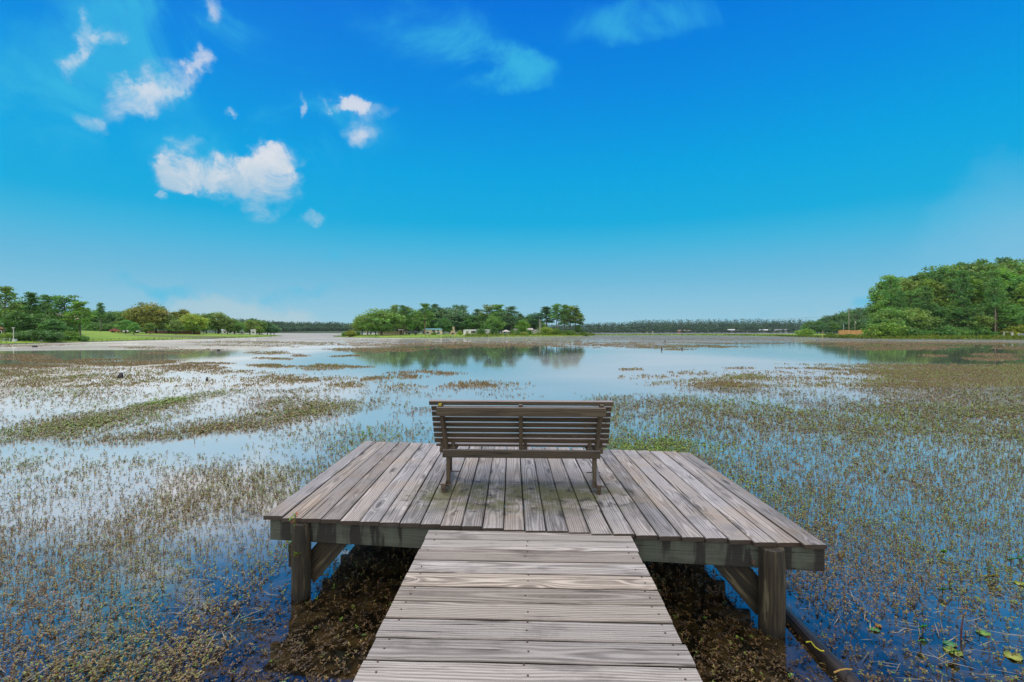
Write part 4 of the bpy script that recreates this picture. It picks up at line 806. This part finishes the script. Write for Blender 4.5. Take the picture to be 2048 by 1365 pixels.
# point
house('lake_house', 848, 884, 190, 657.5, 'two storey cream house with teal roof behind the reddish trunk', CRM, (.16, .42, .48), 'houses on the wooded point', win=((-.3, .35, 1.2, .9), (.0, .75, 1.0, .8), (.28, .72, 1.0, .8), (.3, .3, 1.2, .9)), door=.05, hip=.3, deep=8)
house('mobile_home', 927, 982, 184, 659.5, 'long low white mobile home beside the dark bushes', WH, (.55, .55, .55), 'houses on the wooded point', win=((-.36, .62, 1.2, .6), (-.18, .6, 1.1, 1.0), (-.10, .6, 1.1, 1.0), (.2, .6, 1.2, .7)), door=.1, hip=.12, deep=5, eave=.1)
house('shed', 797, 807, 186, 663.2, 'small tan shed at the end of the long low wall', (.50, .40, .28), (.55, .46, .34), 'houses on the wooded point', hip=.3, deep=4, eave=.15, door=0)
house('lake_house', 1026, 1040, 206, 657.8, 'pale roofed house half hidden behind the round bush', (.55, .5, .44), (.48, .44, .40), 'houses on the wooded point', win=((0, .5, 1, .8),), deep=8)
house('lake_house', 1052, 1066, 206, 656.5, 'pinkish grey house left of the utility poles', (.52, .46, .44), (.55, .50, .48), 'houses on the wooded point', win=((0, .5, 1, .8),), deep=8)
house('lake_house', 1066, 1082, 210, 659.2, 'low white house behind the utility poles', WH, (.42, .42, .44), 'houses on the wooded point', win=((.1, .5, 1, .8),), deep=8)
# long wall
X, Y, z0 = place(779, 188); t = tag(empty('garden_wall', (X, Y, z0)), 'long low tan wall under the spreading oak', 'wall')
box_part('wall', t, (-4.6, -.15, -.2), (3.4, .15, 1.25), mat((.42, .32, .23))); box_part('coping', t, (-4.7, -.22, 1.253), (3.5, .22, 1.35), mat((.5, .42, .33)))
# outdoor chimney
X, Y, z0 = place(906, 190); t = tag(empty('outdoor_fireplace', (X, Y, z0)), 'tan stepped outdoor fireplace beside the dark round tree', 'fireplace')
box_part('hearth', t, (-1.3, -.6, -.1), (1.3, .6, .9), mat((.45, .36, .24))); box_part('breast', t, (-.8, -.5, .9), (.8, .5, 1.7), mat((.48, .39, .26))); box_part('chimney', t, (-.15, -.4, 1.7), (.6, .4, 3.2), mat((.46, .37, .25))); box_part('firebox', t, (-.45, -.612, .15), (.45, -.602, .75), M_GLASS)
# pavilion
X, Y, z0 = place(1012, 192); t = tag(empty('pavilion', (X, Y, z0)), 'open pavilion with pale pointed roof and blue sides', 'pavilion')
for a in (-1, 1):
    for b in (-1, 1): box_part('post', t, (a * 1.35 - .08, b * 1.2 - .08, -.1), (a * 1.35 + .08, b * 1.2 + .08, 1.45), mat((.6, .58, .55)))
mb = MB(); mb.add([(-1.8, -1.6, 1.45), (1.8, -1.6, 1.45), (1.8, 1.6, 1.45), (-1.8, 1.6, 1.45), (0, 0, 2.2)], [[0, 1, 4], [1, 2, 4], [2, 3, 4], [3, 0, 4], [3, 2, 1, 0]]); mb.build('roof', mat((.62, .56, .52)), t)
box_part('side_panel', t, (-1.2, -1.22, .0), (1.2, -1.16, .8), mat((.25, .42, .58)))
def pole(name, px, Y, ytop, label, r=.12, arm=0.0, lean=0.0, c=(.30, .27, .22), group=None, cat='utility pole', z0=None, tr=()):
    X, Y, zz = place(px, Y); zz = zz if z0 is None else z0; H = CZ + (HY - ytop) / F * Y - zz
    t = tag(empty(name, (X, Y, zz)), label, cat, group); mb = MB(); mb.tube([(0, 0, -.5), (lean * .5, 0, H / 2), (lean, 0, H)], [r, r * .9, r * .75], 10); mb.build('shaft', mat(c), t)
    if arm: box_part('crossarm', t, (-arm, -.06, H - .75), (arm, .06, H - .62), mat(c)); [box_part('insulator', t, (a * arm - .05, -.05, H - .62), (a * arm + .05, .05, H - .45), mat((.4, .4, .42))) for a in (-.9, .9)]
    for zt in tr: mb = MB(); mb.tube([(.28, 0, H - zt - .9), (.28, 0, H - zt)], .22, 10); mb.build('transformer', mat((.40, .42, .43)), t)
    return t, H
pole('utility_pole', 1079, 200, 638, 'left of the two pale utility poles on the point', .13, 0, 0, (.42, .40, .36), 'utility poles on the wooded point')
pole('utility_pole', 1081.6, 200, 641, 'right and shorter of the two pale utility poles on the point', .13, 0, 0, (.40, .38, .34), 'utility poles on the wooded point')
pole('wooden_post', 733, 168, 662, 'pale bare post at the left shore of the point', .10, 0, 0, (.5, .42, .3), None, 'post')
pole('marker_pole', 1021, 88, 667.5, 'thin pale pole leaning left out of the open water', .04, 0, -.42, (.55, .45, .25), None, 'pole', -.2)
pole('marker_pole', 1645, 124, 661, 'thin yellow pole standing in the water before the grassy spit', .06, 0, 0, (.60, .42, .12), None, 'pole', -.2)
_, HP = pole('utility_pole', 1698, 178, 617, 'tall utility pole with cross arm behind the orange fence', .17, 1.1, 0, (.36, .32, .25), 'utility poles by the orange fence', tr=())
pole('utility_pole', 1710, 215, 641, 'smaller utility pole with transformer right of the tall one', .14, 0, 0, (.34, .32, .28), 'utility poles by the orange fence', tr=(.5,))
pole('light_pole', 1687, 200, 648, 'short pale blue pole left of the tall utility pole', .13, 0, 0, (.45, .55, .62), 'utility poles by the orange fence', 'pole')
Xp, Yp, zp = place(1698, 178)
for (zo, dst, lab) in ((-2.6, (Xp - 130, Yp + 190, 3.5), 'power line running left from the tall utility pole'), (-2.2, (Xp + 60, Yp + 20, 9.5), 'power line running right into the wood from the tall pole')):
    a = Vector((Xp, Yp, zp + HP + zo)); b = Vector(dst); mb = MB(); mb.tube([a.lerp(b, t_) - Vector((0, 0, 4 * t_ * (1 - t_) * 1.0)) - a for t_ in np.linspace(0, 1, 14)], .035, 5); tag(mb.build('power_line', mat((.22, .23, .24)), None, a), lab, 'cable', 'power lines')
# orange fence
t0 = place(1677, 172); t1 = place(1753, 140); a = Vector((t0[0], t0[1], t0[2])); b = Vector((t1[0], t1[1], t1[2])); L = (b - a).length; M = frame((0, 0, 0), b - a)
t = tag(empty('wooden_fence', a), 'new orange wooden fence stepping up toward the right wood', 'fence'); mb = MB(); kk = int(L / .2)
for i in range(kk):
    q = i / kk; zb = landz1(a.x + (b.x - a.x) * q, a.y + (b.y - a.y) * q); h = 2.1 + .35 * q + .14 * math.sin(q * 9) ; mb.box((i * .2, -.012, zb - a.z - .3), (i * .2 + .185, .012, zb - a.z + h + random.uniform(-.02, .02)), Matrix.Rotation(math.atan2(b.y - a.y, b.x - a.x), 4, 'Z'), 2)
mb.build('pickets', plain('fresh_cedar', (.78, .36, .12), .8, .2, .6), t)
for i in range(9):
    q = i / 8; zb = landz1(a.x + (b.x - a.x) * q, a.y + (b.y - a.y) * q); mb = MB(); mb.box((q * L - .05, .016, zb - a.z - .3), (q * L + .05, .116, zb - a.z + 1.6 + .35 * q), Matrix.Rotation(math.atan2(b.y - a.y, b.x - a.x), 4, 'Z'), 2); mb.build('post', mat((.40, .22, .10)), t)
# grey jetty at the right edge
X, Y = (2000 - CX) / F * 118, 118; t = tag(empty('jetty', (X, Y, 0)), 'grey railed jetty cut off by the right edge', 'jetty')
box_part('boards', t, (0, -.9, .55), (16, .9, .65), mat((.30, .30, .31)))
for i in range(9): box_part('pile', t, (.1 + i * 1.9, -.85, -.6), (.26 + i * 1.9, -.69, 1.75 if i < 2 or i > 3 else .55), mat((.55, .56, .56) if i < 2 else (.2, .2, .2)))
box_part('handrail', t, (.0, -.9, 1.753), (2.3, -.66, 1.83), mat((.45, .46, .47))); box_part('side_panel', t, (3.4, -.88, .655), (16, -.82, 1.45), mat((.26, .28, .30)))
box_part('post', t, (2.2, -.88, .655), (2.36, -.72, 1.75), mat((.55, .56, .56)))
# small jetty of the point
X, Y = P(895, 676.0); t = tag(empty('jetty', (X, Y - 1, 0)), 'small dark jetty before the cream house shore', 'jetty'); box_part('boards', t, (-1.3, -1, .38), (1.3, 2.5, .46), mat((.07, .06, .055)))
for a in (-1, 0, 1): box_part('pile', t, (a * 1.2 - .07, -.98, -.5), (a * 1.2 + .07, -.84, .377), mat((.08, .07, .06)))
# left bank
house('brick_house', 84, 146, 116, 626, 'large red brick house with pale roof hidden among the left pines', (.36, .10, .07), (.52, .38, .30), 'houses on the left bank', win=((-.2, .5, 1, 1.2), (.25, .5, 1, 1.2)), deep=10, hip=.55)
house('cabin', -30, 5, 92, 655, 'brown cabin cut off by the left edge behind the pines', (.16, .07, .05), (.42, .20, .14), 'houses on the left bank', deep=6, win=((.2, .5, .8, .8),))
house('lake_house', 444, 456, 212, 660.5, 'white house between the two rounded oaks', WH, (.5, .5, .52), 'white houses along the lawn', win=((0, .5, 1, .8),))
house('lake_house', 464, 473, 216, 662.5, 'low white house right behind the single oak', WH, (.42, .42, .45), 'white houses along the lawn', win=((0, .5, 1, .8),))
house('lake_house', 479, 488, 220, 663, 'house with blue grey roof right of the single oak', (.5, .5, .52), (.25, .36, .42), 'white houses along the lawn', win=((0, .5, 1, .8),))
house('lake_house', 502, 511, 206, 665, 'low white shed like house by the lawn tip', WH, (.62, .62, .62), 'white houses along the lawn', win=((0, .5, 1, .8),), hip=.2)
X, Y, z0 = place(345, 172); t = tag(empty('brick_wall', (X, Y, z0)), 'low red brick wall under the row of oaks', 'wall'); box_part('wall', t, (-9, -.15, -.4), (10, .15, .9), mat((.30, .12, .08))); box_part('coping', t, (-9.1, -.2, .903), (10.1, .2, 1.0), mat((.45, .33, .28)))
def car(px, Y, c, label, rz=0.0, truck=False):
    X, Y, z0 = place(px, Y); t = tag(empty('parked_car', (X, Y, z0), rz), label, 'car', 'cars parked above the lawn'); L = 2.3
    mb = MB(); pr = [(-L, .35), (-L, .85), (-L + .15, .98), (-1.35, 1.05), (-.75, 1.55), (.75, 1.57), (1.3, 1.08), (L - .1, .95), (L, .8), (L, .35)]
    if truck: pr = [(-L, .4), (-L, 1.05), (-.4, 1.05), (-.35, 1.7), (.75, 1.7), (1.2, 1.15), (L, 1.0), (L, .4)]
    k = len(pr); mb.add([(x, -.85, z) for x, z in pr] + [(x, .85, z) for x, z in pr], [list(range(k)), list(range(k, 2*k))[::-1]] + [[(i + 1) % k, i, k + i, k + (i + 1) % k] for i in range(k)]); mb.build('body', mat(c, .3), t)
    for sg in (-1, 1): box_part('side_window', t, (-.6 if not truck else -.25, sg * .856 - .004, 1.15), (.75 if not truck else .7, sg * .856 + .004, 1.45), M_GLASS)
    for x in (-1.35, 1.35):
        for sg in (-1, 1): mb = MB(); mb.tube([(x, sg * .70, .33), (x, sg * .90, .33)], .33, 14); mb.build('wheel', mat((.02, .02, .02)), t)
    return t
car(237, 160, (.30, .08, .06), 'dark red car leftmost of those parked above the lawn', .3); car(249, 162, (.07, .11, .2), 'dark blue car between the red and the white one', .2); car(264, 160, (.7, .7, .72), 'white car rightmost of those parked above the lawn', .2)
car(825, 196, (.10, .11, .13), 'dark pickup parked under the trees left of the cream house', 0, True)['group'] = 'vehicles on the wooded point'
X, Y, z0 = place(27, 76); t = tag(empty('lamp_post', (X, Y, z0)), 'thin pale lamp post on the left bank', 'lamp post'); mb = MB(); H = CZ + 7 / F * 76 - z0; mb.tube([(0, 0, -.2), (0, 0, H)], .06, 8); mb.build('shaft', mat((.55, .55, .52)), t); box_part('lamp_head', t, (-.12, -.12, H), (.12, .12, H + .14), mat((.6, .6, .6))); 
X, Y, z0 = place(29, 74.5); t = tag(empty('utility_box', (X, Y, z0)), 'small white box at the foot of the lamp post', 'box'); box_part('cabinet', t, (-.22, -.2, -.05), (.22, .2, .42), mat((.66, .66, .66)), .04); box_part('lid', t, (-.25, -.23, .423), (.25, .23, .47), mat((.6, .6, .6)))
X, Y, z0 = place(8, 74); t = tag(empty('wire_fence', (X, Y, z0)), 'pale blue grey wire fence at the left edge of the bank', 'fence')
for a in (-2, -1, 0, 1): box_part('post', t, (a * .9 - .03, -.03, -.2), (a * .9 + .03, .03, .55), mat((.45, .52, .52)))
for a in (.2, .5): box_part('rail', t, (-1.9, -.045, a), (.95, -.032, a + .04), mat((.45, .52, .52)))
X, Y = P(66, 686.6); z0 = landz1(X, Y); t = tag(empty('retaining_wall', (X, Y, max(z0, 0))), 'low grey retaining wall on the grass of the left bank', 'wall'); box_part('blocks', t, (-1.6, -.1, -.2), (1.6, .1, .12), mat((.36, .34, .32))); box_part('cap', t, (-1.65, -.14, .123), (1.65, .14, .17), mat((.44, .42, .40)))
# far shore houses
for (a, b, top, wl, rf, lab) in ((1294, 1306, 660.3, (.6, .5, .2), (.6, .58, .5), 'yellowish cottage alone on the far shore'), (1352, 1372, 657.8, (.34, .14, .1), (.34, .24, .2), 'reddish house on the far shore'), (1374, 1388, 658.6, (.4, .26, .2), (.4, .3, .26), 'brown house right of the reddish one on the far shore'),
                                 (1455, 1470, 656.3, (.34, .34, .34), (.6, .6, .6), 'white two part house on the far shore'), (1469, 1484, 657.8, (.34, .34, .34), (.62, .5, .42), 'white house with tan roof on the far shore'), (1490, 1500, 659.5, (.55, .5, .2), (.2, .2, .2), 'small yellow hut on the far shore'), (1519, 1541, 656.8, (.34, .34, .34), (.66, .68, .7), 'long white house with pale roof on the far shore'),
                                 (1550, 1577, 656.3, (.5, .46, .44), (.25, .24, .26), 'wide grey roofed house on the far shore'), (1594, 1602, 658, (.34, .34, .34), (.6, .6, .6), 'last small white house on the far shore right')):
    house('lake_house', a, b, 903, top + 2.4, lab, wl, rf, 'houses on the far shore', deep=8, eave=.3, hip=.5, win=((-.25, .5, 1.6, 1.2), (.25, .5, 1.6, 1.2)))
# stumps and stakes out in the lake
for (px, py, r, h, lab) in ((241, 757, .09, .22, 'broad dark stump in the weeds on the left'), (413, 763, .04, .16, 'thin dark stake right of the broad stump'), (70, 695, .25, .22, 'low dark snag off the left bank'), (437, 703, .15, .2, 'small dark snag in the open water left'), (1330, 685.5, .07, .45, 'dark stake standing beyond the brown mat'), (1323, 701, .06, .32, 'dark stake at the left end of the small mat'), (1364, 699.5, .08, .2, 'short stake in the small mat')):
    x, y = P(px, py); mb = MB(); mb.tube([(0, 0, -.3), (.01, 0, h * .5), (.02, .01, h)], [r * 1.2, r, r * .6], 9, True, None, .12); tag(mb.build('stump', M_DARKPLANT, None, (x, y, 0)), lab, 'stump', 'stumps and stakes in the lake')

# ------------------------------------------------------------------ air
mv = bpy.data.materials.new('hazy_air'); mv.use_nodes = True; n = NT(mv.node_tree)
pv = n.n('VolumePrincipled', {}, Color=(.80, .90, 1.0), Density=.00008, Anisotropy=.2); oo = n.n('OutputMaterial'); n.t.links.new(pv.outputs[0], oo.inputs['Volume'])
mb = MB(); mb.box((-7000, -7000, -3), (7000, 7000, 36)); hz = mb.build('haze', mv); tag(hz, 'thin pale air over the lake', kind='stuff')
